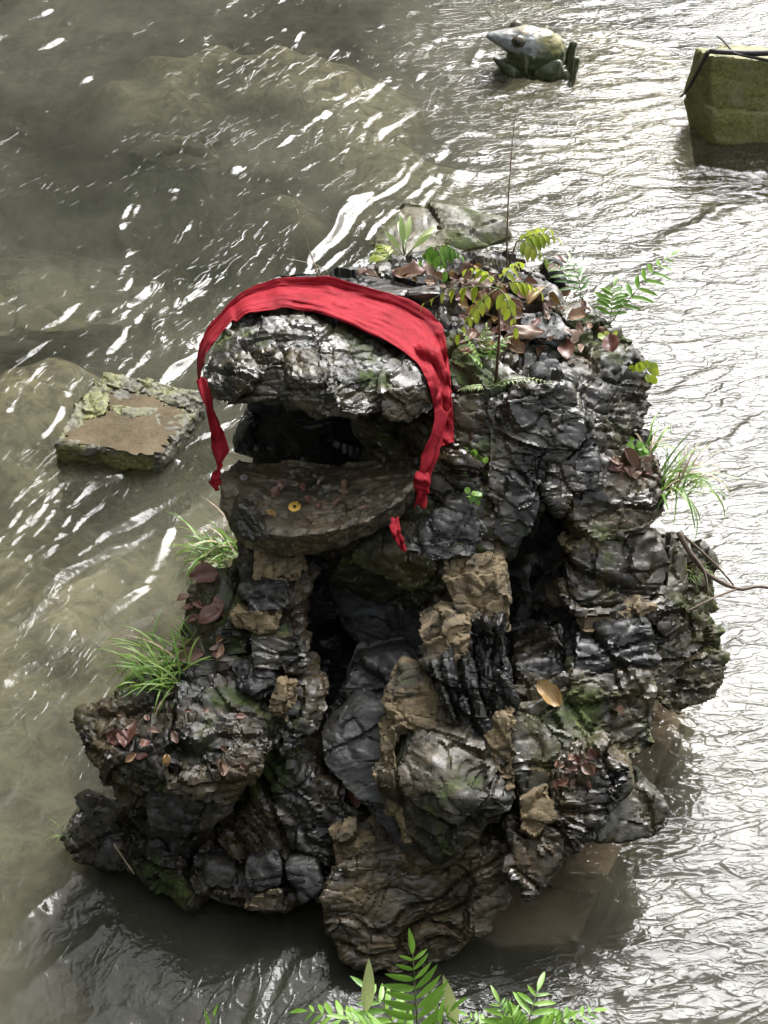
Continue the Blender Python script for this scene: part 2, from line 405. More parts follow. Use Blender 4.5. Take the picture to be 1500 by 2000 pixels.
# ---- water surface: real ripples, drawn out along the current
ridges = []      # (polyline in the plane, half width, height)
def ridge(pts, w, h):
    ridges.append(([PZ(a, b_) for a, b_ in pts], w, h * 1.5))
ridge([(210, 530), (240, 480), (245, 430), (275, 385), (350, 370)], 0.030, 0.012)
ridge([(450, 335), (520, 300), (560, 270), (640, 225)], 0.03, 0.011)
ridge([(590, 195), (650, 185), (690, 165)], 0.03, 0.009)
ridge([(0, 245), (80, 205), (240, 180)], 0.04, 0.012)
ridge([(300, 165), (360, 130), (410, 120)], 0.03, 0.008)
ridge([(600, 500), (650, 420), (720, 380), (800, 365), (900, 350), (1010, 330)], 0.035, 0.014)
ridge([(560, 580), (600, 520), (640, 430), (690, 390)], 0.025, 0.009)
ridge([(60, 1160), (150, 1090), (240, 1020), (300, 960)], 0.035, 0.012)
ridge([(20, 1330), (110, 1250), (190, 1190)], 0.03, 0.010)
ridge([(180, 1230), (250, 1150), (320, 1040)], 0.03, 0.012)
ridge([(0, 1850), (60, 1760), (110, 1700), (150, 1640)], 0.03, 0.012)
ridge([(30, 1950), (110, 1860), (180, 1790)], 0.03, 0.012)
ridge([(960, 1845), (1020, 1850), (1080, 1835), (1110, 1800)], 0.02, 0.012)
ridge([(1100, 1800), (1160, 1850), (1190, 1930)], 0.02, 0.012)
ridge([(950, 95), (930, 125), (935, 150)], 0.03, 0.02)
ridge([(960, 180), (1020, 172), (1100, 160)], 0.03, 0.02)
ridge([(1080, 70), (1140, 55), (1170, 62)], 0.03, 0.02)
ridge([(80, 850), (140, 760), (200, 710)], 0.02, 0.010)
ridge([(120, 910), (220, 935), (330, 915)], 0.02, 0.012)
ridge([(310, 900), (360, 850), (400, 800)], 0.015, 0.012)
ridge([(1380, 330), (1450, 345), (1520, 330)], 0.05, 0.03)
ridge([(1290, 500), (1340, 440), (1400, 410), (1490, 400)], 0.04, 0.02)
def water_z(x, y):
    one = np.ones_like(x)
    # direction of the current turns: down to the left on the left side, sideways ripples on the right
    side = 1 / (1 + np.exp(-(x - 0.35) / 0.25))
    th = R(62) * (1 - side) + R(8) * side                     # long axis of the ripples against +x
    p = np.stack([x, y, 0 * x], 1)
    wx = 0.30 * vnoise(p * 0.55, 35) + 0.16 * vnoise(p * 1.7, 31) + 0.05 * vnoise(p * 4.1, 32)
    wy = 0.30 * vnoise(p * 0.55, 36) + 0.16 * vnoise(p * 1.7, 33) + 0.05 * vnoise(p * 4.1, 34)
    z = 0
    amp_r = np.clip(0.42 + 0.95 * vnoise(p * 0.9, 41) + 0.45 * vnoise(p * 2.7, 42), 0.10, 1.6)
    amp_r = amp_r + 0.45 * np.clip((y - 7.2) / 1.6, 0, 1) * np.clip((x + 1.6) / 0.9, 0, 1)
    amp = (1 - side) * amp_r + side * np.clip(amp_r, 0.8, 1.5)
    xx, yy = x + wx, y + wy
    for t, wgt in ((R(62), 1 - side), (R(6), side)):
        c, s = math.cos(t), math.sin(t)
        u, v = xx * c + yy * s, -xx * s + yy * c
        z = z + wgt * (0.0060 * vnoise(np.stack([u * 3.4, v * 10.5, 0 * u], 1), 51)
                       + 0.0046 * vnoise(np.stack([u * 8, v * 22, 0 * u + 3.3], 1), 52)
                       + 0.0028 * vnoise(np.stack([u * 15, v * 34, 0 * u + 7.3], 1), 53))
    z = z * amp * (1 - 0.36 * side) + 0.010 * vnoise(p * 1.6, 61)
    # choppier right of the rocks and below the block
    z = z + side * 0.0012 * vnoise(np.stack([xx * 26, yy * 30, 0 * x], 1), 71)
    for pts, w, h in ridges:
        d = np.full_like(x, 1e9)
        lo = Vector((min(q.x for q in pts), min(q.y for q in pts))); hi = Vector((max(q.x for q in pts), max(q.y for q in pts)))
        k = np.where((x > lo.x - 5 * w) & (x < hi.x + 5 * w) & (y > lo.y - 5 * w) & (y < hi.y + 5 * w))[0]
        if not len(k): continue
        dk = np.full(len(k), 1e9)
        for a, b_ in zip(pts, pts[1:]):
            ex, ey = b_.x - a.x, b_.y - a.y; L = ex * ex + ey * ey
            t = np.clip(((x[k] - a.x) * ex + (y[k] - a.y) * ey) / L, 0, 1)
            dk = np.minimum(dk, np.hypot(x[k] + 0.06 * vnoise(p[k] * 3, 91) - a.x - t * ex, y[k] + 0.06 * vnoise(p[k] * 3, 92) - a.y - t * ey))
        mod = 0.45 + 0.55 * vnoise(np.stack([x[k] * 6, y[k] * 6, 0 * k], 1), 81)
        z[k] += h * mod * np.exp(-(dk / w) ** 2)
    return z
wx_ = grid_axis([(-40, -3.2, 3, 0.05), (-3.2, 3.2, 0.0105, 0.0105), (3.2, 40, 0.05, 3)])
wy_ = grid_axis([(-6, 2.4, 0.8, 0.03), (2.4, 6.5, 0.0105, 0.0125), (6.5, 13.5, 0.0125, 0.04), (13.5, 60, 0.1, 3)])
wme, wxv, wyv, wzv = grid_mesh('river_water', wx_, wy_, water_z)
slab_poly = [PZ(*q, -0.025) for q in ((1345, 1385), (1225, 1640), (1128, 1838), (975, 1850), (860, 1800), (700, 1500), (1000, 1200), (1300, 1200))]
def inside(poly, x, y):
    r = np.zeros(len(x), bool); n = len(poly)
    for i in range(n):
        a, b_ = poly[i], poly[(i + 1) % n]
        c = ((a.y > y) != (b_.y > y)) & (x < (b_.x - a.x) * (y - a.y) / (b_.y - a.y + 1e-12) + a.x)
        r ^= c
    return r
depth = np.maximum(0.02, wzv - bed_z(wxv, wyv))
near = np.where((np.abs(wxv - 0.6) < 1.2) & (np.abs(wyv - 4.0) < 1.6))[0]
sd_ = np.full(len(near), 1e9)
for a_, b_ in zip(slab_poly, slab_poly[1:] + slab_poly[:1]):
    ex, ey = b_.x - a_.x, b_.y - a_.y
    t_ = np.clip(((wxv[near] - a_.x) * ex + (wyv[near] - a_.y) * ey) / (ex * ex + ey * ey), 0, 1)
    sd_ = np.minimum(sd_, np.hypot(wxv[near] - a_.x - t_ * ex, wyv[near] - a_.y - t_ * ey))
sd_ = np.where(inside(slab_poly, wxv[near], wyv[near]), -sd_, sd_) + 0.02 * vnoise(np.stack([wxv[near] * 9, wyv[near] * 9, 0 * sd_], 1), 95)
wgt = np.clip(0.5 - sd_ / 0.14, 0, 1)
depth[near] = depth[near] * (1 - wgt) + 0.012 * wgt
at = wme.attributes.new('side', 'FLOAT', 'POINT'); at.data.foreach_set('value', (1 / (1 + np.exp(-(wxv - 0.35) / 0.25))).astype(np.float32))
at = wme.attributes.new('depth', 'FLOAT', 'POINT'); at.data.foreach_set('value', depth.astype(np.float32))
m, nt, b = new_mat('murky_stream_water')
for n_ in list(nt.nodes):
    if n_.type == 'BSDF_PRINCIPLED': nt.nodes.remove(n_)
out = nt.nodes['Material Output']
tc = N(nt, 'ShaderNodeTexCoord'); vec = tc.outputs['Object']
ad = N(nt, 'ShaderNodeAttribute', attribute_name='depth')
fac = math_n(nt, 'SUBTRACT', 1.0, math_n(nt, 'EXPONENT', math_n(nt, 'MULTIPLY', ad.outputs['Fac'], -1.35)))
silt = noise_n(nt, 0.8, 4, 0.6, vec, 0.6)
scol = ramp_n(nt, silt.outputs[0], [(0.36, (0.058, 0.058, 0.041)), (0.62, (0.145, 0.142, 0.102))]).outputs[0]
bp = N(nt, 'ShaderNodeBump'); bp.inputs['Strength'].default_value = 0.35; bp.inputs['Distance'].default_value = 0.005
asd = N(nt, 'ShaderNodeAttribute', attribute_name='side')
hs_ = []
for rot, scl in ((-62, ((6, 15, 1),)), (-6, ((5, 12, 1), (12, 27, 1)))):
    tot = None
    for k, sc3 in enumerate(scl):
        mp = N(nt, 'ShaderNodeMapping'); mp.inputs['Rotation'].default_value = (0, 0, R(rot)); nt.links.new(vec, mp.inputs['Vector'])
        m3 = N(nt, 'ShaderNodeMapping'); m3.inputs['Scale'].default_value = sc3; nt.links.new(mp.outputs[0], m3.inputs['Vector'])
        nz = noise_n(nt, 1.0, 1, 0.5, m3.outputs[0], 0.9)
        rg = ramp_n(nt, nz.outputs[0], [(0.42, 0.0), (0.50, 1.0), (0.58, 0.0)], 'EASE').outputs[0]
        rg = math_n(nt, 'MULTIPLY', rg, 1.0 if k == 0 else 0.5)
        tot = rg if tot is None else math_n(nt, 'ADD', tot, rg)
    hs_.append(tot)
patch = ramp_n(nt, noise_n(nt, 1.4, 4, 0.6, vec, 0.5).outputs[0], [(0.44, 0.03), (0.68, 1.0)]).outputs[0]
hl = math_n(nt, 'MULTIPLY', hs_[0], patch)
hm = N(nt, 'ShaderNodeMix', data_type='FLOAT'); nt.links.new(asd.outputs['Fac'], hm.inputs[0]); nt.links.new(hl, hm.inputs[2]); nt.links.new(math_n(nt, 'MULTIPLY', hs_[1], 0.95), hm.inputs[3])
nb = noise_n(nt, 34, 2, 0.5, vec, 0.8)
nt.links.new(math_n(nt, 'ADD', hm.outputs[0], math_n(nt, 'MULTIPLY', nb.outputs[0], 0.8)), bp.inputs['Height'])
scol = mix_n(nt, ramp_n(nt, ad.outputs['Fac'], [(0.35, 0.0), (0.85, 0.72)]).outputs[0], scol, (0.012, 0.013, 0.010))  # deeper water painted darker, standing in for reflected trees and the rocks' shade
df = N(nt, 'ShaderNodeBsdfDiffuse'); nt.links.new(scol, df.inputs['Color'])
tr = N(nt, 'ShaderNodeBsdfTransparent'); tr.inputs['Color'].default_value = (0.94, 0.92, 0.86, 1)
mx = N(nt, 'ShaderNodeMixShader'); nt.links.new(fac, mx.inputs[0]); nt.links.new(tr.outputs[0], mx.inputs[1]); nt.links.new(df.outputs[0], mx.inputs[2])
gl = N(nt, 'ShaderNodeBsdfGlossy'); gl.inputs['Roughness'].default_value = 0.03; nt.links.new(bp.outputs[0], gl.inputs['Normal'])
fr = N(nt, 'ShaderNodeFresnel'); fr.inputs['IOR'].default_value = 1.333; nt.links.new(bp.outputs[0], fr.inputs['Normal'])
m2 = N(nt, 'ShaderNodeMixShader'); nt.links.new(fr.outputs[0], m2.inputs[0]); nt.links.new(mx.outputs[0], m2.inputs[1]); nt.links.new(gl.outputs[0], m2.inputs[2])
nt.links.new(m2.outputs[0], out.inputs['Surface'])
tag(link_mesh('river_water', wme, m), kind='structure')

# ================================================================== ROCK BUILDER
ALLV, ALLF = [], []
def hull_bm(bm, pts):
    vs = [bm.verts.new(p) for p in pts]
    r = bmesh.ops.convex_hull(bm, input=vs)
    bad = [g for g in r['geom_interior'] if isinstance(g, bmesh.types.BMVert)] + [g for g in r['geom_unused'] if isinstance(g, bmesh.types.BMVert)]
    bmesh.ops.delete(bm, geom=list(set(bad)), context='VERTS')
def solid(hulls, vox, smooth=0):
    me = bpy.data.meshes.new('tmp')
    for k, h in enumerate(hulls):
        bm = bmesh.new(); bm.from_mesh(me); hull_bm(bm, h); bm.to_mesh(me); bm.free()
    bm = bmesh.new(); bm.from_mesh(me); bmesh.ops.recalc_face_normals(bm, faces=bm.faces); bm.to_mesh(me); bm.free()
    o = bpy.data.objects.new('tmp', me); C.objects.link(o)
    md = o.modifiers.new('r', 'REMESH'); md.mode = 'VOXEL'; md.voxel_size = vox
    if smooth:
        ms = o.modifiers.new('s', 'SMOOTH'); ms.factor = 0.5; ms.iterations = smooth
    ev = o.evaluated_get(bpy.context.evaluated_depsgraph_get())
    r = bpy.data.meshes.new_from_object(ev)
    bpy.data.objects.remove(o); bpy.data.meshes.remove(me)
    return r
def O(outline, back=(0.3, -0.18), shrink=0.8, front=()):
    """hull of an outline of (px,py,y) points, its front bumps and a shrunken back shifted away"""
    v = [P(*q) for q in outline] + [P(*q) for q in front]
    c = sum(v, Vector()) / len(v)
    if back: v += [c + (q - c) * shrink + Vector((0, back[0], back[1])) for q in v[:len(outline)]]
    return v
def W(*pts): return [Vector(p) for p in pts]
_seed = [100]
def rock(name, hulls, mat, parent, origin, vox=0.0085, fac=(0.045, 0.02, 0.008), cells=(3.5, 9, 24), strata=None, fine=0.005, pit=0.0, smooth=3, bias=0.0, collide=True, label=None, dish=None):
    _seed[0] += 37; s = _seed[0]
    me = solid(hulls, vox, smooth)
    n = len(me.vertices)
    co = np.empty(n * 3, np.float32); me.vertices.foreach_get('co', co); co = co.reshape(-1, 3).astype(np.float64)
    no = np.empty(n * 3, np.float32); me.vertex_normals.foreach_get('vector', no); no = no.reshape(-1, 3)
    q = co + 0.03 * np.stack([vnoise(co * 7, s), vnoise(co * 7 + 9, s), vnoise(co * 7 + 18, s)], 1)
    d = np.full(n, bias)
    bed = np.array(Vector(strata[0] if strata else (0.25 * math.sin(s), 0.3 * math.cos(s * 1.7), 1)).normalized())
    qb = q + np.outer(q @ bed, bed) * 0.9
    for a, c in zip((fac[0] * 1.15, fac[1] * 0.6, fac[2] * 0.45), cells):
        if a:
            fv, edge = facets(qb * c, s); d += a * fv - 0.25 * a * (edge < 0.07)
    if strata:
        nrm, t, A, G = strata
        nv = np.array(Vector(nrm).normalized())
        w = (q @ nv) / t + 0.9 * vnoise(co * 2.2, s + 3) + 0.35 * vnoise(co * 7, s + 4) + 0.12 * vnoise(co * 20, s + 5)
        lay = np.floor(w); k = w - lay
        z0 = np.zeros(n, np.int64); reg = np.floor(3 * vnoise(co * 3.5, s + 8)).astype(np.int64)
        rnd = _h(lay.astype(np.int64), reg, z0, s) * 2 - 1
        prof = A * rnd + A * 0.7 * (k - 0.5) - G * np.exp(-((np.minimum(k, 1 - k)) / 0.12) ** 2)
        lat = 1 - 0.75 * np.abs(no @ nv)
        d += prof * lat
        # thinner laminae on top
        w2 = w * 3.3; k2 = w2 - np.floor(w2); d += 0.16 * lat * (A * (k2 - 0.5) - G * np.exp(-((np.minimum(k2, 1 - k2)) / 0.15) ** 2))
    if fine:
        fine *= 0.5
        d += fine * fbm(qb * 16, 3, s + 20, 0.55, True) * 0.4 + fine * 0.4 * vnoise(qb * 60, s + 25)
    if pit:
        pit *= 0.6
        f1, f2, c, v = worley(q * 14, s + 30)
        d -= pit * np.clip(1 - f1 / 0.55, 0, 1) ** 0.7 * (_h(c[:, 0], c[:, 1], c[:, 2], s + 40) > 0.45)
    co = co + no * d[:, None]
    if dish:
        cx, cy, rx, ry, dp = dish
        rr = np.clip(1 - ((co[:, 0] - cx) / rx) ** 2 - ((co[:, 1] - cy) / ry) ** 2, 0, 1)
        co[:, 2] -= dp * np.sqrt(rr) * np.clip(no[:, 2], 0, 1)
    # round off single spikes left at the steps
    org = np.array(origin)
    me.vertices.foreach_set('co', (co - org).astype(np.float32).ravel())
    me.update(); me.shade_smooth(); me.set_sharp_from_angle(angle=R(32)); me.name = name
    me.materials.clear(); me.materials.append(mat)
    o = link_mesh(name, me, None, parent)
    if parent is None: o.location = origin
    if label: o['label'] = label
    if collide:
        off = sum(len(a) for a in ALLV)
        ALLV.append(co)
        nl = len(me.loops); li = np.empty(nl, np.int32); me.loops.foreach_get('vertex_index', li)
        ALLF.append(li.reshape(-1, 4) + off if nl == 4 * len(me.polygons) else np.array([[*p.vertices][:4] for p in me.polygons]) + off)
    return o

# ================================================================== THE TOAD OF STACKED ROCKS
T0 = (0.1, 4.2, 0.0)
toad = thing('toad_sculpture', T0, 'big open-mouthed toad built of dark craggy wet rocks in the stream', 'rock sculpture')
def part(name, hulls, mat='rock', **kw): return rock(name, hulls, M[mat], toad, T0, **kw)

# base and core
part('core_rock', [
    W((-0.75, 3.6, -0.35), (0.65, 3.5, -0.35), (0.75, 4.7, -0.35), (-0.5, 4.9, -0.35), (-0.55, 3.75, 0.12), (0.5, 3.75, 0.15), (0.55, 4.6, 0.3), (-0.4, 4.7, 0.3)),
    W((-0.35, 4.3, 0), (0.5, 4.3, 0), (0.6, 5.3, 0), (-0.2, 5.4, 0), (-0.3, 4.5, 0.8), (0.5, 4.45, 0.75), (0.55, 5.2, 0.8), (-0.1, 5.3, 0.8))], 'rock_black', vox=0.012, strata=((0.1, 0, 1), 0.09, 0.03, 0.03))  # coloured black so the gaps between the legs look shaded
part('body', [O([(640, 535, 5.2), (720, 512, 5.35), (850, 495, 5.5), (1000, 490, 5.5), (1075, 522, 5.35), (1165, 605, 5.12), (1235, 685, 4.98), (1262, 745, 4.88), (1225, 850, 4.65), (1090, 960, 4.45), (985, 1075, 4.25), (860, 1085, 4.2), (760, 1085, 4.35), (770, 1000, 4.6), (880, 640, 4.95), (900, 760, 4.62), (900, 950, 4.33), (1000, 800, 4.55)], (0.35, -0.35), 0.85)], 'rock',
     fac=(0.06, 0.03, 0.010), strata=((0.35, 0.25, 1), 0.10, 0.018, 0.02), pit=0.012)
part('chest', [O([(560, 1060, 4.4), (850, 1085, 4.12), (980, 1075, 4.2), (960, 1130, 4.15), (860, 1185, 4.12), (790, 1200, 4.2), (640, 1110, 4.4), (830, 960, 4.35), (930, 960, 4.35)], (0.5, -0.05), 0.9)], 'rock_moss', fac=(0.04, 0.02, 0.008))
part('cheek', [O([(850, 790, 4.6), (905, 640, 4.85), (950, 740, 4.65), (955, 900, 4.4), (960, 1050, 4.22), (900, 1090, 4.15), (850, 1080, 4.18), (800, 1000, 4.3), (830, 900, 4.4)], (0.4, -0.1), 0.9)], 'rock_moss', fac=(0.035, 0.025, 0.012), pit=0.01)
part('cheek_stone', [O([(850, 1000, 4.25), (930, 985, 4.25), (955, 1040, 4.18), (930, 1090, 4.1), (850, 1098, 4.1), (790, 1075, 4.14)], (0.15, -0.02), 0.9)], 'rock_grey', fac=(0.02, 0.018, 0.01), vox=0.007)
# shoulder stones of the flank
part('flank_stone', [O([(950, 800, 4.5), (1050, 745, 4.6), (1120, 760, 4.6), (1160, 830, 4.5), (1100, 930, 4.38), (1030, 1000, 4.28), (990, 1060, 4.2), (955, 960, 4.3)], (0.25, -0.05), 0.85)], 'rock_pale', fac=(0.03, 0.03, 0.014), fine=0.01, pit=0.012, vox=0.007)
part('flank_stone', [O([(1060, 720, 4.75), (1180, 690, 4.85), (1240, 690, 4.9), (1272, 740, 4.85), (1268, 800, 4.75), (1215, 875, 4.6), (1165, 900, 4.5), (1130, 850, 4.5), (1050, 800, 4.6)], (0.3, -0.06), 0.85)], 'rock', fac=(0.035, 0.02, 0.01), strata=((0.5, 0.3, 0.8), 0.06, 0.015, 0.014))
part('flank_stone', [O([(1090, 900, 4.42), (1170, 860, 4.5), (1160, 960, 4.36), (1090, 1000, 4.3), (1060, 960, 4.33)], (0.2, -0.05), 0.9)], 'rock', fac=(0.03, 0.02, 0.012), vox=0.007)
part('flank_stone', [O([(1000, 930, 4.33), (1060, 980, 4.28), (1040, 1040, 4.22), (1000, 1075, 4.18), (960, 1040, 4.2)], (0.2, -0.05), 0.9)], 'rock_grey', fac=(0.02, 0.02, 0.012), vox=0.007)
# stones on the back
for pts, mt in (([(1010, 610, 5.02), (1075, 600, 5.05), (1125, 655, 4.92), (1090, 680, 4.88), (1030, 660, 4.9)], 'rock_grey'),
                ([(1040, 715, 4.75), (1085, 700, 4.78), (1115, 740, 4.7), (1085, 755, 4.68), (1040, 735, 4.7)], 'rock_grey'),
                ([(1080, 600, 5.1), (1140, 585, 5.15), (1170, 625, 5.05), (1120, 640, 5.0)], 'rock_moss'),
                ([(1060, 500, 5.45), (1100, 505, 5.45), (1110, 550, 5.35), (1070, 540, 5.35)], 'rock_grey'),
                ([(1170, 640, 5.05), (1215, 640, 5.05), (1245, 700, 4.95), (1220, 715, 4.92), (1180, 680, 4.97)], 'rock'),
                ([(690, 525, 5.25), (760, 510, 5.3), (770, 545, 5.2), (700, 555, 5.15)], 'rock'),
                ([(820, 590, 5.05), (900, 570, 5.1), (940, 620, 5.0), (880, 650, 4.95)], 'rock_pale'),
                ([(780, 515, 5.35), (850, 500, 5.4), (880, 540, 5.3), (810, 550, 5.25)], 'rock_pale')):
    part('back_stone', [O(pts, (0.08, -0.12), 1.0)], mt, fac=(0.015, 0.016, 0.008), vox=0.008)

# head
head_out = [(398, 735, 4.52), (402, 690, 4.62), (430, 640, 4.72), (480, 590, 4.85), (545, 562, 4.98), (650, 560, 5.02), (760, 590, 4.95), (835, 630, 4.9), (865, 690, 4.75), (868, 770, 4.6), (850, 800, 4.52),
            (780, 800, 4.42), (715, 812, 4.36), (640, 806, 4.36), (560, 785, 4.38), (480, 790, 4.42), (420, 790, 4.48)]
head_front = [(600, 660, 4.60), (520, 680, 4.56), (720, 690, 4.58), (600, 740, 4.43), (790, 730, 4.52)]
HEAD_H = O(head_out, (0.18, -0.10), 0.75, head_front)
part('upper_jaw', [HEAD_H], 'rock_pale', fac=(0.03, 0.022, 0.009), strata=((-0.15, 0.35, 1), 0.05, 0.010, 0.010), fine=0.005, pit=0.006, bias=-0.016, vox=0.006)
part('lip_stone', [O([(405, 745, 4.45), (470, 735, 4.42), (500, 760, 4.38), (450, 795, 4.38), (410, 785, 4.42)], (0.15, 0.0), 0.9), O([(560, 735, 4.38), (640, 745, 4.34), (665, 800, 4.31), (600, 800, 4.33), (555, 770, 4.36)], (0.15, 0.02), 0.9)], 'rock_pale', fac=(0.02, 0.02, 0.012), fine=0.008, vox=0.006)
part('lip_stone', [O([(740, 770, 4.4), (850, 740, 4.5), (866, 790, 4.5), (800, 830, 4.38), (750, 815, 4.36)], (0.2, 0.0), 0.9)], 'rock', fac=(0.02, 0.02, 0.012), vox=0.006)
part('throat', [W((-0.50, 5.0, 0.2), (0.2, 5.0, 0.2), (-0.5, 4.98, 1.30), (0.2, 4.98, 1.32), (-0.45, 5.25, 0.2), (0.2, 5.25, 0.2), (-0.4, 5.25, 1.25), (0.2, 5.25, 1.25)), O([(462, 826, 4.72), (490, 822, 4.7), (500, 900, 4.58), (458, 880, 4.55), (468, 830, 5.15), (490, 780, 5.15), (500, 830, 5.15)], None)], 'rock_black', fac=(0.02, 0.01, 0.004))  # black colour paints in the darkness of the open mouth
part('lower_jaw', [O([(462, 895, 4.60), (428, 930, 4.38), (428, 985, 4.28), (450, 1020, 4.2), (500, 1040, 4.15), (565, 1050, 4.12), (640, 1040, 4.13), (720, 1018, 4.17), (790, 975, 4.25), (830, 915, 4.42), (835, 895, 4.6),
                      (455, 1048, 4.24), (490, 1073, 4.19), (560, 1085, 4.16), (640, 1073, 4.17), (720, 1051, 4.2), (785, 1014, 4.27), (440, 1000, 4.29)], (0.06, -0.08), 0.8)], 'jaw', fac=(0.016, 0.014, 0.008), fine=0.007, pit=0.006, vox=0.006, bias=-0.004, dish=((P(632, 950, 4.4).x), 4.42, 0.30, 0.27, 0.040))
part('jaw_stone', [O([(462, 985, 4.22), (500, 1005, 4.18), (530, 1060, 4.12), (480, 1055, 4.16), (450, 1030, 4.2)], (0.08, 0.0), 0.9)], 'rock_pale', fac=(0.015, 0.015, 0.008), vox=0.006)

# left foreleg
part('foreleg', [O([(478, 1055, 4.25), (590, 1060, 4.3), (605, 1110, 4.25), (600, 1240, 4.0), (590, 1380, 3.82), (540, 1400, 3.78), (440, 1330, 3.8), (430, 1230, 3.92), (470, 1130, 4.1)], (0.25, -0.1), 0.9)], 'rock',
     strata=((0, 0.15, 1), 0.085, 0.03, 0.03), fac=(0.03, 0.02, 0.01))
part('mortar', [O([(485, 1060, 4.2), (590, 1065, 4.22), (600, 1130, 4.12), (560, 1150, 4.06), (490, 1140, 4.08)], (0.15, -0.05), 0.9)], 'mortar', bias=-0.008, fac=(0.03, 0.03, 0.014), fine=0.009)
part('mortar', [O([(450, 1190, 3.96), (560, 1195, 3.94), (550, 1240, 3.9), (500, 1250, 3.88), (455, 1235, 3.92)], (0.15, -0.05), 0.9)], 'mortar', bias=-0.008, fac=(0.03, 0.03, 0.014), fine=0.009)
part('leg_stone', [O([(470, 1150, 4.04), (560, 1160, 4.0), (565, 1195, 3.95), (490, 1200, 3.95)], (0.2, -0.05), 0.95)], 'rock_black', fac=(0.015, 0.015, 0.01), vox=0.007, strata=((0, 0, 1), 0.03, 0.01, 0.01))
part('leg_stone', [O([(480, 1245, 3.88), (590, 1235, 3.88), (600, 1310, 3.8), (490, 1320, 3.78)], (0.2, -0.05), 0.95)], 'rock', fac=(0.02, 0.02, 0.01), vox=0.007, strata=((0, 0, 1), 0.04, 0.01, 0.012))
part('leg_ledge', [O([(385, 1120, 4.2), (470, 1090, 4.25), (480, 1180, 4.1), (450, 1290, 3.9), (350, 1320, 3.92), (330, 1300, 3.98), (385, 1210, 4.08)], (0.25, -0.2), 0.9)], 'rock_moss', fac=(0.03, 0.02, 0.012), vox=0.008)
part('leg_stone', [O([(560, 1340, 3.75), (625, 1330, 3.78), (640, 1400, 3.68), (600, 1460, 3.6), (550, 1480, 3.56), (540, 1400, 3.66)], (0.2, -0.05), 0.95)], 'rock', fac=(0.02, 0.02, 0.01), strata=((0.3, 0, 1), 0.04, 0.012, 0.012))
part('mortar', [O([(545, 1330, 3.72), (580, 1335, 3.72), (585, 1370, 3.68), (560, 1410, 3.63), (530, 1400, 3.64)], (0.06, -0.02), 0.9)], 'mortar', bias=-0.008, fac=(0.03, 0.03, 0.014), vox=0.007)
part('inner_stone', [O([(632, 1125, 4.42), (720, 1110, 4.47), (820, 1160, 4.37), (830, 1290, 4.17), (730, 1300, 4.15), (680, 1240, 4.25)], (0.25, -0.1), 0.95)], 'rock_grey', strata=((0.35, 0.1, 1), 0.07, 0.02, 0.02), fac=(0.03, 0.015, 0.008))
part('inner_stone', [O([(690, 1290, 3.95), (790, 1280, 3.95), (830, 1330, 3.85), (780, 1400, 3.75), (690, 1400, 3.78), (660, 1360, 3.84)], (0.2, -0.1), 0.95)], 'rock_grey', strata=((0.5, 0.1, 1), 0.08, 0.012, 0.01), fac=(0.025, 0.012, 0.006))
# left foot and the rocks under it
part('foot', [O([(165, 1385, 3.82), (200, 1365, 3.88), (330, 1305, 3.95), (440, 1275, 3.95), (540, 1330, 3.8), (560, 1400, 3.66), (520, 1500, 3.5), (470, 1535, 3.44), (380, 1525, 3.44), (230, 1490, 3.55), (150, 1430, 3.7), (140, 1400, 3.78), (180, 1530, 3.58), (260, 1590, 3.5), (400, 1590, 3.46)], (0.22, -0.2), 0.8)],
     'rock', fac=(0.045, 0.03, 0.014), strata=((-0.1, 0.2, 1), 0.05, 0.016, 0.016), fine=0.008, vox=0.007)
part('foot_stone', [O([(445, 1290, 3.84), (520, 1280, 3.86), (555, 1330, 3.76), (520, 1370, 3.7), (460, 1340, 3.76)], (0.15, -0.1), 0.9)], 'rock_black', fac=(0.015, 0.02, 0.012), vox=0.007, fine=0.01)
part('foot_stone', [O([(145, 1385, 3.78), (175, 1375, 3.8), (205, 1400, 3.74), (250, 1470, 3.6), (330, 1510, 3.5), (250, 1520, 3.52), (180, 1460, 3.63), (140, 1420, 3.74)], (0.1, -0.08), 0.9)], 'rock_moss', fac=(0.015, 0.02, 0.012), vox=0.007)
part('foot_stone', [O([(300, 1430, 3.64), (420, 1400, 3.68), (520, 1430, 3.58), (500, 1510, 3.46), (400, 1525, 3.44), (300, 1490, 3.52)], (0.1, -0.1), 0.9)], 'rock', fac=(0.03, 0.03, 0.018), fine=0.009, vox=0.006)
part('foot_stone', [O([(290, 1560, 3.47), (400, 1550, 3.45), (460, 1590, 3.42), (400, 1625, 3.4), (300, 1620, 3.43)], (0.2, -0.05), 0.9)], 'rock_grey', fac=(0.02, 0.02, 0.01))
part('base_rock', [O([(110, 1630, 3.62), (160, 1570, 3.72), (260, 1600, 3.6), (420, 1640, 3.5), (620, 1700, 3.42), (630, 1740, 3.34), (560, 1790, 3.24), (440, 1770, 3.28), (330, 1720, 3.38), (200, 1690, 3.48), (125, 1670, 3.55)], (0.3, -0.25), 0.9)],
     'rock', fac=(0.05, 0.035, 0.014), fine=0.008, pit=0.009, vox=0.007)
part('base_rock', [O([(430, 1640, 3.5), (560, 1500, 3.6), (700, 1560, 3.55), (690, 1680, 3.42), (600, 1740, 3.36), (480, 1730, 3.38)], (0.3, -0.2), 0.95)], 'rock', fac=(0.06, 0.035, 0.014), strata=((0.5, 0, 1), 0.06, 0.02, 0.02))
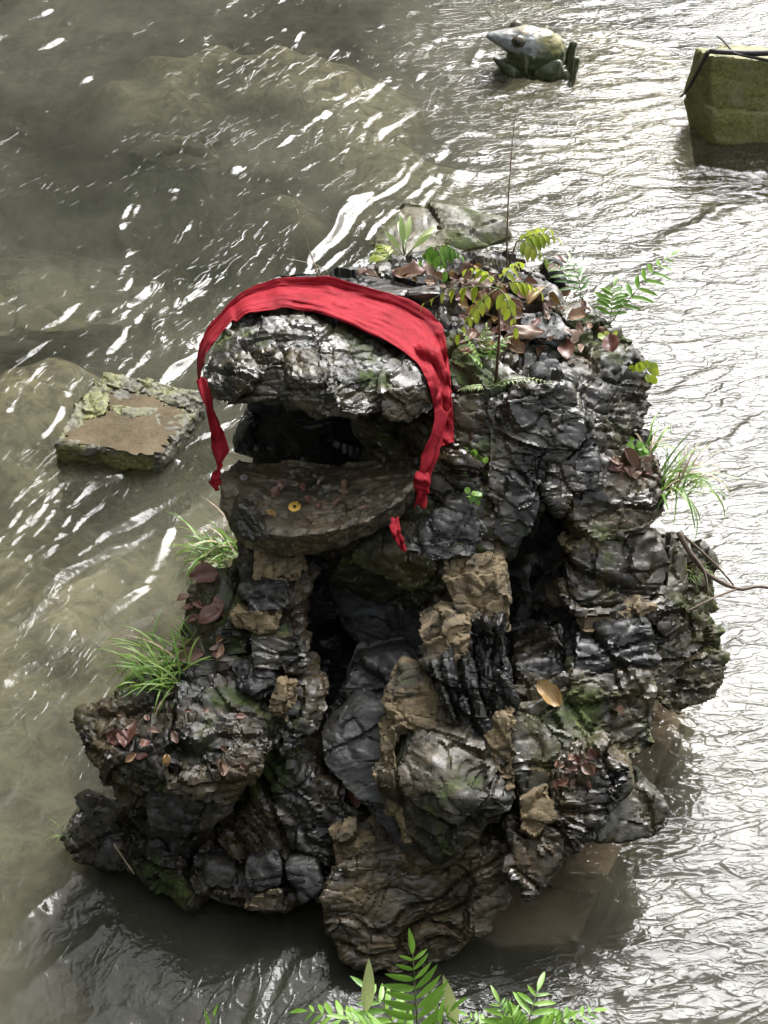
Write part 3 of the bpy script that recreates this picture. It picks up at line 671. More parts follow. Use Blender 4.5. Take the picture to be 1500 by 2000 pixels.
for pts, mt in (([(480, 1690, 3.36), (540, 1670, 3.38), (550, 1730, 3.3), (500, 1745, 3.29), (475, 1720, 3.33)], 'rock_grey'), ([(560, 1700, 3.34), (620, 1690, 3.35), (630, 1740, 3.28), (590, 1770, 3.25)], 'rock_grey'),
                ([(490, 1745, 3.28), (550, 1740, 3.28), (540, 1785, 3.23), (470, 1785, 3.24)], 'rock_brown'), ([(400, 1680, 3.4), (460, 1700, 3.37), (450, 1740, 3.32), (400, 1730, 3.34)], 'rock_grey'),
                ([(610, 1600, 3.48), (640, 1590, 3.5), (650, 1630, 3.44), (620, 1640, 3.43)], 'rock_grey')):
    part('base_stone', [O(pts, (0.12, -0.05), 0.9)], mt, fac=(0.018, 0.015, 0.008), vox=0.007)

# right foreleg
part('mortar', [O([(860, 1090, 4.12), (965, 1085, 4.12), (995, 1170, 4.0), (1000, 1240, 3.92), (920, 1230, 3.9), (880, 1180, 3.98)], (0.2, -0.1), 0.9)], 'mortar', bias=-0.008, fac=(0.03, 0.03, 0.014), fine=0.01, vox=0.007)
part('mortar', [O([(812, 1230, 3.88), (860, 1200, 3.9), (930, 1215, 3.87), (915, 1290, 3.78), (870, 1340, 3.72), (830, 1310, 3.76)], (0.15, -0.05), 0.9)], 'mortar', bias=-0.008, fac=(0.03, 0.03, 0.014), fine=0.01, vox=0.007)
part('foreleg', [O([(900, 1240, 3.84), (990, 1210, 3.88), (1003, 1350, 3.72), (995, 1400, 3.66), (935, 1455, 3.58), (870, 1400, 3.64), (835, 1310, 3.76), (870, 1290, 3.78)], (0.25, -0.1), 0.9)], 'rock_black',
     strata=((1, 0.3, 0.25), 0.05, 0.022, 0.020), fac=(0.03, 0.02, 0.012), vox=0.0065)
# middle front stone
part('front_stone', [O([(620, 1440, 3.68), (700, 1380, 3.76), (790, 1395, 3.74), (800, 1560, 3.5), (850, 1700, 3.32), (790, 1670, 3.36), (690, 1560, 3.5), (630, 1490, 3.6)], (0.2, -0.06), 0.95)], 'rock_grey', fac=(0.03, 0.014, 0.006), fine=0.005, vox=0.007)
part('front_stone', [O([(790, 1420, 3.62), (880, 1400, 3.66), (980, 1450, 3.58), (1018, 1560, 3.42), (1000, 1590, 3.38), (850, 1680, 3.28), (800, 1620, 3.36), (740, 1520, 3.48)], (0.25, -0.08), 0.9, [(900, 1560, 3.36), (830, 1580, 3.37)])], 'rock_brown_dark', fac=(0.036, 0.018, 0.008), fine=0.005, vox=0.0065)
part('mortar', [O([(785, 1300, 3.8), (825, 1305, 3.8), (880, 1390, 3.65), (890, 1430, 3.6), (780, 1440, 3.6), (740, 1430, 3.62), (780, 1390, 3.68)], (0.12, -0.05), 0.9), O([(735, 1430, 3.61), (775, 1420, 3.61), (770, 1560, 3.44), (800, 1660, 3.31), (770, 1600, 3.39), (725, 1500, 3.5)], (0.1, -0.02), 0.95)], 'mortar', bias=-0.008, fac=(0.03, 0.03, 0.014), fine=0.007, vox=0.007)
part('mortar', [O([(940, 1440, 3.58), (1000, 1380, 3.66), (1010, 1480, 3.52), (1000, 1560, 3.42), (960, 1500, 3.5)], (0.15, -0.05), 0.9)], 'mortar', bias=-0.008, fac=(0.03, 0.03, 0.014), fine=0.01, vox=0.007)
# bottom centre layered rock
part('layered_rock', [O([(650, 1700, 3.3), (720, 1650, 3.38), (985, 1660, 3.36), (1005, 1760, 3.24), (935, 1830, 3.16), (890, 1880, 3.1), (800, 1915, 3.06), (690, 1880, 3.1), (640, 1830, 3.15), (625, 1760, 3.22)], (0.3, -0.2), 0.95)], 'rock_brown',
     strata=((-0.12, 0.1, 1), 0.075, 0.026, 0.03), fac=(0.03, 0.02, 0.008), fine=0.008, vox=0.0065)
part('mortar', [O([(640, 1620, 3.44), (730, 1580, 3.5), (800, 1680, 3.34), (740, 1700, 3.32), (650, 1700, 3.34)], (0.15, -0.05), 0.9)], 'mortar', bias=-0.008, fac=(0.03, 0.03, 0.014), fine=0.01)
# right side
part('side_rock', [O([(1000, 1390, 3.7), (1110, 1340, 3.8), (1120, 1440, 3.65), (1230, 1490, 3.56), (1235, 1540, 3.5), (1180, 1590, 3.42), (1110, 1640, 3.35), (1020, 1560, 3.45), (1000, 1480, 3.55)], (0.3, -0.2), 0.9)], 'rock_moss', fac=(0.04, 0.025, 0.012))
part('side_rock', [O([(1080, 1480, 3.53), (1180, 1460, 3.56), (1240, 1500, 3.5), (1225, 1560, 3.42), (1160, 1640, 3.33), (1050, 1680, 3.28), (1060, 1600, 3.37)], (0.2, -0.1), 0.9)], 'rock', fac=(0.03, 0.025, 0.014), fine=0.008, strata=((0.6, 0.2, 1), 0.05, 0.012, 0.012), vox=0.007)
part('side_rock', [O([(990, 1620, 3.36), (1080, 1640, 3.32), (1130, 1660, 3.29), (1070, 1740, 3.2), (1030, 1755, 3.18), (995, 1700, 3.25)], (0.2, -0.08), 0.9)], 'rock', fac=(0.03, 0.02, 0.01))
part('mortar', [O([(1010, 1560, 3.42), (1070, 1540, 3.45), (1090, 1600, 3.37), (1050, 1650, 3.31), (1005, 1630, 3.34)], (0.1, -0.04), 0.9)], 'mortar', bias=-0.008, fac=(0.03, 0.03, 0.014), fine=0.01)
part('side_rock', [O([(1180, 1560, 3.5), (1215, 1505, 3.58), (1260, 1530, 3.56), (1312, 1580, 3.48), (1300, 1625, 3.42), (1220, 1645, 3.38), (1160, 1640, 3.38)], (0.2, -0.12), 0.9)], 'rock_moss', fac=(0.03, 0.022, 0.01))
# hind leg, stacked
part('hind_leg', [O([(1115, 985, 4.35), (1150, 910, 4.5), (1220, 880, 4.55), (1295, 885, 4.55), (1322, 960, 4.45), (1310, 1010, 4.37), (1260, 1045, 4.28), (1170, 1055, 4.24), (1120, 1030, 4.28)], (0.3, -0.12), 0.9)], 'rock', fac=(0.035, 0.025, 0.012), strata=((0, 0.1, 1), 0.06, 0.014, 0.014))
part('hind_leg', [O([(1095, 1090, 4.25), (1130, 1050, 4.28), (1280, 1040, 4.3), (1315, 1100, 4.22), (1305, 1170, 4.12), (1270, 1200, 4.06), (1130, 1200, 4.04), (1100, 1170, 4.1)], (0.3, -0.1), 0.9)], 'rock',
     fac=(0.03, 0.02, 0.01), strata=((-0.15, 0.1, 1), 0.075, 0.03, 0.03))
part('mortar', [O([(1085, 1055, 4.26), (1170, 1050, 4.24), (1185, 1090, 4.2), (1110, 1085, 4.22)], (0.1, -0.04), 0.9), O([(1120, 1200, 4.03), (1280, 1185, 4.06), (1270, 1230, 4.0), (1130, 1250, 3.97)], (0.15, -0.04), 0.95), O([(1060, 1160, 4.3), (1110, 1140, 4.3), (1110, 1190, 4.25), (1070, 1200, 4.25)], (0.1, -0.04), 0.95)], 'mortar', bias=-0.008, fac=(0.03, 0.03, 0.014), fine=0.01)
part('hind_leg', [O([(1125, 1235, 3.98), (1260, 1215, 4.0), (1270, 1290, 3.9), (1255, 1320, 3.86), (1120, 1320, 3.84)], (0.3, -0.1), 0.95)], 'rock_black', fac=(0.025, 0.02, 0.012), strata=((0, 0.1, 1), 0.04, 0.014, 0.012))
part('hind_foot', [O([(1115, 1310, 3.84), (1265, 1310, 3.86), (1270, 1380, 3.76), (1290, 1470, 3.66), (1240, 1480, 3.62), (1130, 1450, 3.64), (1115, 1390, 3.72)], (0.3, -0.15), 0.95)], 'rock_moss', fac=(0.03, 0.022, 0.012), strata=((-0.1, 0.1, 1), 0.045, 0.014, 0.014))
part('outer_rock', [O([(1255, 1230, 4.1), (1330, 1195, 4.2), (1415, 1225, 4.18), (1420, 1300, 4.08), (1395, 1370, 3.98), (1320, 1395, 3.9), (1265, 1360, 3.92), (1250, 1300, 4.0)], (0.25, -0.15), 0.9)], 'rock_moss', fac=(0.03, 0.025, 0.013), fine=0.01, strata=((0.1, 0, 1), 0.05, 0.012, 0.012))
part('outer_rock', [O([(1300, 1030, 4.45), (1350, 1030, 4.5), (1408, 1110, 4.4), (1400, 1190, 4.28), (1360, 1205, 4.22), (1300, 1180, 4.22)], (0.3, -0.3), 0.95)], 'rock_moss', fac=(0.03, 0.02, 0.01))
part('outer_rock', [O([(1290, 1150, 4.2), (1350, 1160, 4.22), (1380, 1210, 4.15), (1300, 1250, 4.06), (1260, 1200, 4.1)], (0.2, -0.2), 0.95)], 'rock', fac=(0.03, 0.02, 0.01))
part('inner_stone', [W((0.42, 4.55, 0.1), (0.85, 4.6, 0.1), (0.4, 4.7, 0.95), (0.85, 4.75, 0.95), (0.42, 5.0, 0.1), (0.8, 5.0, 0.1), (0.42, 5.0, 0.9), (0.8, 5.0, 0.9))], 'rock_black', vox=0.012)  # filler behind the hind leg gap, blackened to stand for its shade
part('inner_stone', [O([(1010, 1300, 3.95), (1100, 1290, 3.98), (1120, 1400, 3.82), (1000, 1400, 3.8)], (0.3, -0.1), 0.95)], 'rock', fac=(0.03, 0.02, 0.01))
# concrete footing under water
rock('footing', [[Vector((v.x, v.y, v.z)) for v in slab_poly] + [Vector((v.x, v.y, -0.5)) for v in slab_poly]], M['concrete_slab'], toad, T0, vox=0.012, fac=(0.006, 0.004, 0), fine=0.003, smooth=8, bias=-0.004, collide=False)['label'] = 'submerged tan concrete footing beside the rocks'

BV = BVHTree.FromPolygons(np.concatenate(ALLV).tolist(), np.concatenate(ALLF).tolist())
def hit_px(px, py):
    d = ray(px, py).normalized()
    h = BV.ray_cast(CAM, d)
    return (h[0], h[1]) if h[0] is not None else (PZ(px, py), Vector((0, 0, 1)))

# ---- other rocks in the stream
def lone_rock(name, label, hulls, mat, cat='rock', group=None, **kw):
    c = sum((sum(h, Vector()) / len(h) for h in hulls), Vector()) / len(hulls)
    o = rock(name, hulls, M[mat], None, (c.x, c.y, -0.3), **kw)
    return tag(o, label, cat, group)
lone_rock('mossy_rock', 'low flat mossy rock breaking the water behind the toad', [[PZ(735, 445, 0.0), PZ(790, 398, 0.05), PZ(900, 405, 0.09), PZ(985, 425, 0.10), PZ(1000, 460, 0.03), PZ(960, 480, 0.02), PZ(830, 490, 0.02), PZ(715, 520, -0.02), PZ(700, 500, -0.35), PZ(960, 490, -0.35), PZ(980, 430, -0.35), PZ(780, 400, -0.35)]], 'rock_moss_flat', fac=(0.015, 0.010, 0.004), fine=0.004, vox=0.012)

# ================================================================== CONCRETE BLOCKS
rng0 = random.Random(5)
def resample(pts, n):
    pts = np.array(pts, float); k = len(pts)
    t = np.linspace(0, k - 1, n); i = np.minimum(t.astype(int), k - 2); f = (t - i)[:, None]
    p0 = pts[np.maximum(i - 1, 0)]; p1 = pts[i]; p2 = pts[i + 1]; p3 = pts[np.minimum(i + 2, k - 1)]
    return 0.5 * ((2 * p1) + (-p0 + p2) * f + (2 * p0 - 5 * p1 + 4 * p2 - p3) * f ** 2 + (-p0 + 3 * p1 - 3 * p2 + p3) * f ** 3)
def block(name, label, tops, zb, mat, cat, flare=1.06, vox=0.012, extra=()):
    c = sum(tops, Vector()) / len(tops)
    low = [Vector((c.x + (v.x - c.x) * flare, c.y + (v.y - c.y) * flare, zb)) for v in tops]
    o = rock(name, [list(tops) + low + list(extra)], M[mat], None, (c.x, c.y, zb), vox=vox, fac=(0.008, 0.006, 0.0), cells=(4, 11, 24), fine=0.004, smooth=3)
    return tag(o, label, cat)
step_top = [PZ(205, 728, 0.07), PZ(408, 775, 0.07), PZ(312, 893, 0.07), PZ(108, 866, 0.07)]
stp = thing('stepping_stone', (PZ(255, 815).x, PZ(255, 815).y, -0.3), 'square concrete stepping stone holding a tan silty puddle left of the toad', 'stepping stone')
so = stp.location
rock('block', [step_top + [Vector((v.x + (v.x - so.x) * 0.06, v.y + (v.y - so.y) * 0.06, -0.45)) for v in step_top]], M['concrete_step'], stp, tuple(so), vox=0.008, fac=(0.014, 0.012, 0.006), cells=(5, 13, 30), fine=0.008)
pud = resample([(196, 750), (216, 768), (232, 780), (262, 772), (300, 772), (318, 786), (345, 797), (366, 806), (350, 836), (328, 862), (306, 888), (250, 882), (190, 870), (128, 860), (150, 832), (178, 818), (204, 812), (214, 790), (196, 750)], 120)
bm = bmesh.new()
pc = PZ(255, 825, 0.079) - so
pv = []
for k, (a, b_) in enumerate(pud[:-1]):
    v = PZ(a, b_, 0.079) - so; e = 1 + 0.05 * math.sin(k * 1.7) + 0.05 * rng0.uniform(-1, 1)
    pv.append(bm.verts.new(Vector((pc.x + (v.x - pc.x) * e, pc.y + (v.y - pc.y) * e, v.z))))
bm.faces.new(pv)
bmesh.ops.triangulate(bm, faces=bm.faces)
for f in bm.faces:
    if f.normal.z < 0: f.normal_flip()
me = bpy.data.meshes.new('puddle'); bm.to_mesh(me); bm.free()
m, nt, b = new_mat('silty_puddle')
tc = N(nt, 'ShaderNodeTexCoord')
col = ramp_n(nt, noise_n(nt, 7, 6, 0.7, tc.outputs['Object']).outputs[0], [(0.3, (0.062, 0.049, 0.029)), (0.5, (0.105, 0.083, 0.051)), (0.7, (0.15, 0.12, 0.077))]).outputs[0]
nt.links.new(mix_n(nt, ramp_n(nt, noise_n(nt, 70, 3, 0.6, tc.outputs['Object']).outputs[0], [(0.5, 0.0), (0.7, 0.5)]).outputs[0], col, (0.05, 0.035, 0.018)), b.inputs['Base Color'])
b.inputs['Roughness'].default_value = 0.22; b.inputs['IOR'].default_value = 1.333
link_mesh('puddle', me, m, stp)['label'] = 'shallow tan puddle of silt on the stone top'
for seg, zt in (([(200, 726), (300, 745), (262, 766), (205, 750)], 0.080), ([(295, 744), (405, 774), (376, 806), (330, 784), (270, 766)], 0.080), ([(202, 730), (212, 780), (205, 808), (170, 812), (128, 852), (112, 862), (150, 790)], 0.079)):
    rock('rim', [[PZ(a, b_, z) for a, b_ in seg for z in (0.05, zt)]], M['concrete_step'], stp, tuple(so), vox=0.007, fac=(0.008, 0.012, 0.01), cells=(6, 16, 36), fine=0.012)
# big mossy block upper right
bp_ = [P(1358, 92, 8.95), P(1386, 106, 8.70), P(1640, 138, 8.70), P(1640, 100, 9.3), P(1420, 90, 9.3), P(1335, 187, 8.92), P(1397, 276, 8.62), P(1640, 276, 8.62), P(1400, 230, 9.1), P(1500, 200, 9.4)]
bp_ += [Vector((p.x, p.y, -0.5)) for p in (bp_[6], bp_[7], bp_[9])]
c_ = sum(bp_, Vector()) / len(bp_)
tag(rock('concrete_block', [bp_], M['concrete_moss'], None, (c_.x, c_.y, -0.4), vox=0.014, fac=(0.01, 0.008, 0), cells=(3, 9, 20), fine=0.006), 'angular mossy concrete block standing in the stream at upper right', 'concrete block')

# ---- rocks seen under the water
for k, (lab, pts, top) in enumerate((
        ('pale slab of rock lying under the water at the left edge', [(-60, 520), (120, 500), (300, 545), (345, 600), (250, 640), (-40, 660)], -0.10),
        ('rounded pale boulder under the water above the dark pool', [(250, 300), (330, 330), (430, 320), (400, 270), (300, 260)], -0.12),
        ('brown boulder under the water below the toad', [(365, 1900), (420, 1870), (540, 1890), (480, 1940), (380, 1945)], -0.12),
        ('dim brown boulder under the water beneath the base rocks', [(200, 1760), (300, 1780), (360, 1850), (300, 1880), (220, 1830)], -0.14),
        ('tan boulder under the water at the bottom edge', [(240, 1995), (330, 1955), (420, 1985), (400, 2060), (250, 2060)], -0.12),
        ('olive boulder under the water behind the small frog', [(950, 20), (1000, 2), (1070, 12), (1110, 35), (1050, 50), (970, 45)], -0.06))):
    lone_rock('submerged_boulder', lab, [[PZ(a, b_, top) for a, b_ in pts] + [PZ(a, b_, -0.5) for a, b_ in pts] + [sum((PZ(a, b_, top) for a, b_ in pts), Vector()) / len(pts) + Vector((0, 0, 0.05))]], 'silt_rock', 'boulder', 'boulders under the water', vox=0.02, fac=(0.04, 0.015, 0), fine=0.004, collide=False)

# ================================================================== SMALL FROG FOUNTAIN
FO = PZ(1036, 134)
frog = thing('frog_statue', (FO.x, FO.y, -0.05), 'small painted frog statue with bulging eyes sitting in the water', 'frog statue')
def sym(pts):
    r = []
    for x, y, z in pts:
        z = max(z, -0.05)
        r.append((x, y, z))
        if y: r.append((x, -y, z))
    return [Vector(p) for p in r]
m, nt, b = new_mat('frog_paint')
tc = N(nt, 'ShaderNodeTexCoord'); sp = N(nt, 'ShaderNodeSeparateXYZ'); nt.links.new(tc.outputs['Object'], sp.inputs[0])
nz = noise_n(nt, 14, 6, 0.65, tc.outputs['Object'], 0.4)
mp = N(nt, 'ShaderNodeMapping'); mp.inputs['Scale'].default_value = (38, 12, 7); nt.links.new(tc.outputs['Object'], mp.inputs['Vector'])
st = noise_n(nt, 1, 2, 0.5, mp.outputs[0])
jit = math_n(nt, 'MULTIPLY', math_n(nt, 'SUBTRACT', nz.outputs[0], 0.5), 0.16)
zc = math_n(nt, 'ADD', sp.outputs['Z'], jit)
xc = math_n(nt, 'ADD', sp.outputs['X'], jit)
low = mix_n(nt, ramp_n(nt, st.outputs[0], [(0.58, 0.0), (0.68, 0.7)]).outputs[0], (0.04, 0.05, 0.018), (0.2, 0.21, 0.14))
rear = ramp_n(nt, nz.outputs[0], [(0.3, (0.058, 0.0609, 0.0174)), (0.6, (0.203, 0.1812, 0.058)), (0.75, (0.319, 0.2537, 0.1087))]).outputs[0]
face = ramp_n(nt, nz.outputs[0], [(0.35, (0.1087, 0.1131, 0.1073)), (0.5, (0.2066, 0.2149, 0.2093)), (0.65, (0.2936, 0.3054, 0.3004))]).outputs[0]
topc = mix_n(nt, ramp_n(nt, xc, [(0.0, 0.0), (0.07, 1.0)]).outputs[0], face, rear)
topc = mix_n(nt, ramp_n(nt, zc, [(0.335, 0.0), (0.37, 0.75)]).outputs[0], topc, (0.29, 0.2248, 0.1232))
col = mix_n(nt, ramp_n(nt, zc, [(0.215, 0.0), (0.245, 1.0)]).outputs[0], low, topc)
nt.links.new(col, b.inputs['Base Color']); b.inputs['Roughness'].default_value = 0.4
M['frog'] = m
def frog_part(name, hulls, sm=10, vox=0.007, mat=None, noise=0.003):
    me = solid([sym(h) if not isinstance(h[0], Vector) else [Vector((v.x, v.y, max(v.z, -0.05))) for v in h] for h in hulls], vox, sm)
    n = len(me.vertices); co = np.empty(n * 3, np.float32); me.vertices.foreach_get('co', co); co = co.reshape(-1, 3).astype(float)
    no = np.empty(n * 3, np.float32); me.vertex_normals.foreach_get('vector', no)
    co = co + no.reshape(-1, 3) * (noise * fbm(co * 25, 3, 3))[:, None]
    me.vertices.foreach_set('co', co.astype(np.float32).ravel()); me.update(); me.shade_smooth()
    return link_mesh(name, me, mat or M['frog'], frog)
def ell(cx, cy, cz, rx, ry, rz):
    return [Vector((cx + rx * math.cos(a) * math.cos(b_), cy + ry * math.sin(a) * math.cos(b_), cz + rz * math.sin(b_))) for a in np.linspace(0, 6.2832, 15)[:-1] for b_ in np.linspace(-1.45, 1.45, 8)]
frog_part('body', [ell(0.03, 0, 0.17, 0.185, 0.16, 0.185), ell(-0.09, 0, 0.27, 0.11, 0.13, 0.085) + ell(-0.265, 0, 0.305, 0.02, 0.02, 0.018), ell(-0.04, 0, 0.26, 0.12, 0.145, 0.11)], 6, noise=0.004)
frog_part('lower_jaw', [ell(-0.08, 0, 0.07, 0.11, 0.115, 0.075) + ell(-0.215, 0, 0.135, 0.018, 0.03, 0.012)], 4)
for s_ in (-1, 1):
    frog_part('thigh', [ell(0.10, s_ * 0.15, 0.10, 0.09, 0.05, 0.075) + ell(0.15, s_ * 0.15, 0.17, 0.03, 0.03, 0.03)], 4)
    frog_part('knee', [ell(0.195, s_ * 0.15, 0.075, 0.034, 0.034, 0.05)], 3)
    frog_part('foot', [ell(0.235, s_ * 0.12, 0.03, 0.03, 0.03, 0.07) + ell(0.262, s_ * 0.12, 0.18, 0.026, 0.024, 0.03)], 3)
    bm = bmesh.new(); bmesh.ops.create_uvsphere(bm, u_segments=20, v_segments=14, radius=0.043)
    bmesh.ops.translate(bm, verts=bm.verts, vec=(-0.09, s_ * 0.118, 0.318)); me = bpy.data.meshes.new('eye'); bm.to_mesh(me); bm.free(); me.shade_smooth()
    eye = link_mesh('eye', me, simple_mat('eye_bronze', (0.10, 0.085, 0.055), 0.25), frog)
    bm = bmesh.new(); bmesh.ops.create_uvsphere(bm, u_segments=16, v_segments=10, radius=0.027)
    bmesh.ops.translate(bm, verts=bm.verts, vec=(-0.095, s_ * 0.138, 0.322)); me = bpy.data.meshes.new('pupil'); bm.to_mesh(me); bm.free(); me.shade_smooth()
    link_mesh('pupil', me, simple_mat('eye_pupil', (0.02, 0.018, 0.015), 0.12), eye)

frog.scale = (1.0, 0.9, 0.86)
# ================================================================== RED CLOTH
hme = solid([HEAD_H], 0.02, 10)
HB = BVHTree.FromPolygons([v.co.copy() for v in hme.vertices], [list(p.vertices) for p in hme.polygons])
front_e = [(392, 752), (397, 705), (422, 663), (468, 622), (520, 606), (575, 604), (640, 620), (715, 648), (780, 682), (822, 722), (842, 775), (850, 830), (846, 882)]
back_e = [(387, 742), (389, 675), (415, 628), (462, 582), (510, 553), (560, 541), (645, 543), (735, 564), (815, 596), (862, 636), (877, 715), (884, 800), (888, 868)]
NU, NV = 170, 40
fe, be = resample(front_e, NU), resample(back_e, NU)
D = np.full((NU, NV), np.nan)
for i in range(NU):
    for j in range(NV):
        q = fe[i] + (be[i] - fe[i]) * j / (NV - 1)
        d = ray(*q).normalized(); h = HB.ray_cast(CAM, d)
        if h[0] is not None and i < NU * 0.80:
            D[i, j] = (h[0] - CAM).length
for j in range(NV):
    ok = ~np.isnan(D[:, j]); ii = np.arange(NU)
    D[:, j] = np.interp(ii, ii[ok], D[ok, j]) if ok.sum() > 3 else np.nan
for i in range(NU):
    ok = ~np.isnan(D[i]); D[i] = np.interp(np.arange(NV), np.arange(NV)[ok], D[i][ok])
i0 = int(NU * 0.79)
for i in range(i0, NU): D[i] = D[i0] - 0.10 * (i - i0) / (NU - i0)      # hangs free, straight down
for _ in range(6):
    D[1:-1] = (D[:-2] + 2 * D[1:-1] + D[2:]) / 4; D[:, 1:-1] = (D[:, :-2] + 2 * D[:, 1:-1] + D[:, 2:]) / 4
cv = np.zeros((NU, NV, 3))
uu, vv = np.meshgrid(np.linspace(0, 1, NU), np.linspace(0, 1, NV), indexing='ij')
U_, V_ = uu.ravel(), vv.ravel()
edge_n = vnoise(np.stack([np.linspace(0, 1, NU) * 26, np.zeros(NU), np.zeros(NU)], 1), 8)
be = be + (edge_n * 4.0)[:, None] * np.array((0.3, 1.0)); fe = fe + (np.roll(edge_n, 40) * 4.0)[:, None] * np.array((0.3, 1.0))
rid = lambda n_: (1 - np.abs(n_)) ** 3
front_w = np.clip(1.15 - 1.0 * V_, 0.15, 1)
fold = -(0.026 * front_w * rid(vnoise(np.stack([U_ * 3.5, V_ * 6 + U_ * 2.5, 0 * U_], 1), 3)) + 0.013 * (0.4 + front_w) * rid(vnoise(np.stack([U_ * 6, V_ * 14 + U_ * 5, 0 * U_ + 5], 1), 4))
         + 0.006 * rid(vnoise(np.stack([U_ * 22, V_ * 15 - U_ * 9, 0 * U_ + 9], 1), 6))).reshape(NU, NV) + 0.012
pinch = np.clip(1.2 - np.abs(uu - 0.12) / 0.12, 0.35, 1.2)
for i in range(NU):
    for j in range(NV):
        q = fe[i] + (be[i] - fe[i]) * j / (NV - 1)
        d = ray(*q).normalized(); t = D[i, j] - 0.010 + fold[i, j] * (0.5 + pinch[i, j])
        h = BV.ray_cast(CAM, d)
        if h[0] is not None: t = min(t, (h[0] - CAM).length - 0.012)
        cv[i, j] = CAM + d * t
for _ in range(1):
    cv[1:-1, 1:-1] = (cv[:-2, 1:-1] + cv[2:, 1:-1] + cv[1:-1, :-2] + cv[1:-1, 2:] + 2 * cv[1:-1, 1:-1]) / 6
cl0 = Vector(cv[NU // 2, NV // 2])
cloth = thing('red_cloth', cl0, 'long red gauze cloth draped over the head of the toad', 'cloth')
def strip_mesh(name, grid, parent, origin, thick=0.003):
    nu, nv = grid.shape[:2]
    f = [(i * nv + j, i * nv + j + 1, (i + 1) * nv + j + 1, (i + 1) * nv + j) for i in range(nu - 1) for j in range(nv - 1)]
    me = mesh_from(name, (grid.reshape(-1, 3) - np.array(origin)).tolist(), f)
    o = link_mesh(name, me, M['red'], parent)
    md = o.modifiers.new('thick', 'SOLIDIFY'); md.thickness = thick
    return o
strip_mesh('band', cv, cloth, cl0)
def ribbon(name, path, widths, twist, seed):
    p = resample([tuple(P(*q)) for q in path], 40); w = np.interp(np.linspace(0, 1, 40), np.linspace(0, 1, len(widths)), widths)
    tw = np.interp(np.linspace(0, 1, 40), np.linspace(0, 1, len(twist)), twist)
    g = np.zeros((40, 9, 3))
    for i in range(40):
        a = tw[i]; side = np.array((math.cos(a), math.sin(a) * 0.9, 0.0)); nrm = np.array((-math.sin(a), math.cos(a), 0.1))
        for j in range(9):
            v = j / 8 - 0.5
            wob = 0.25 * w[i] * math.sin(v * 9 + i * 0.16 + seed) + 0.006 * math.sin(i * 0.5 + seed + v * 3)
            g[i, j] = p[i] + side * v * w[i] + nrm * wob
    return strip_mesh(name, g, cloth, cl0)
ribbon('tail', [(393, 740, 4.50), (404, 775, 4.46), (414, 815, 4.44), (425, 850, 4.42), (431, 880, 4.40), (428, 912, 4.38)], [0.03, 0.045, 0.035, 0.05, 0.05, 0.012], [0.2, 0.9, 0.3, 0.8], 1.0)
ribbon('tail', [(430, 905, 4.38), (424, 925, 4.36), (420, 940, 4.35), (424, 958, 4.34)], [0.012, 0.03, 0.035, 0.01], [0.3, 1.0], 2.0)
ribbon('tail', [(866, 800, 4.42), (850, 860, 4.34), (838, 900, 4.29), (828, 935, 4.25), (822, 960, 4.23), (820, 988, 4.21)], [0.05, 0.06, 0.05, 0.035, 0.05, 0.05], [0.1, 0.6, 0.2, 0.9, 0.3], 3.0)
ribbon('tail', [(772, 1012, 4.17), (772, 1035, 4.12), (780, 1055, 4.10), (788, 1074, 4.09)], [0.03, 0.03, 0.025, 0.018], [0.3, 0.5], 4.0)
def knot(px, py, y, r):
    c = P(px, py, y)
    me = solid([[c + Vector((math.cos(a) * r * (1 if k % 2 else 0.7), math.sin(a) * r * 0.8, b_ * r)) for k, a in enumerate(np.linspace(0, 6.28, 9)) for b_ in (-1, -0.3, 0.6, 1.1)]], r * 0.16, 2)
    n = len(me.vertices); co = np.empty(n * 3, np.float32); me.vertices.foreach_get('co', co); co = co.reshape(-1, 3).astype(float)
    no = np.empty(n * 3, np.float32); me.vertex_normals.foreach_get('vector', no)
    co = co + no.reshape(-1, 3) * (r * 0.3 * fbm(co * 40, 2, 7, 0.5, True))[:, None] - np.array(cl0)
    me.vertices.foreach_set('co', co.astype(np.float32).ravel()); me.update(); me.shade_smooth()
    return link_mesh('knot', me, M['red'], cloth)
knot(824, 945, 4.24, 0.026); knot(421, 938, 4.35, 0.014)

# ================================================================== PLANTS, LEAVES, TWIGS
rng = random.Random(11)
def leaf_mesh(name, mat, prof, n=7, curl=0.15, fold=0.2, wave=0.0, seed=0):
    """unit leaf along +Y, width given by prof(t), normal +Z"""
    v, f = [], []
    for i in range(n):
        t = i / (n - 1); w = prof(t); z = -curl * t * t
        wv = wave * math.sin(t * 9 + seed)
        v += [(-w, t, z + fold * w + wv), (0, t, z), (w, t, z + fold * w - wv * 0.7)]
        if i:
            a = 3 * (i - 1)
            f += [(a, a + 1, a + 4, a + 3), (a + 1, a + 2, a + 5, a + 4)]
    me = mesh_from(name, v, f); me.materials.append(mat)
    return me
def tube_mesh(name, pts, r0, r1, sides=6):
    pts = [Vector(p) for p in pts]; v, f = [], []
    n = len(pts)
    for i, p in enumerate(pts):
        t = (pts[min(i + 1, n - 1)] - pts[max(i - 1, 0)]).normalized()
        a = t.cross(Vector((0.31, 0.2, 0.93)));  a = a.normalized() if a.length > 1e-4 else Vector((1, 0, 0))
        b_ = t.cross(a); r = r0 + (r1 - r0) * i / (n - 1)
        for k in range(sides):
            an = 2 * math.pi * k / sides
            v.append(p + (a * math.cos(an) + b_ * math.sin(an)) * r)
    for i in range(n - 1):
        for k in range(sides):
            f.append((i * sides + k, i * sides + (k + 1) % sides, (i + 1) * sides + (k + 1) % sides, (i + 1) * sides + k))
    f.append(tuple(range(sides))[::-1]); f.append(tuple(range((n - 1) * sides, n * sides)))
    return mesh_from(name, v, f)
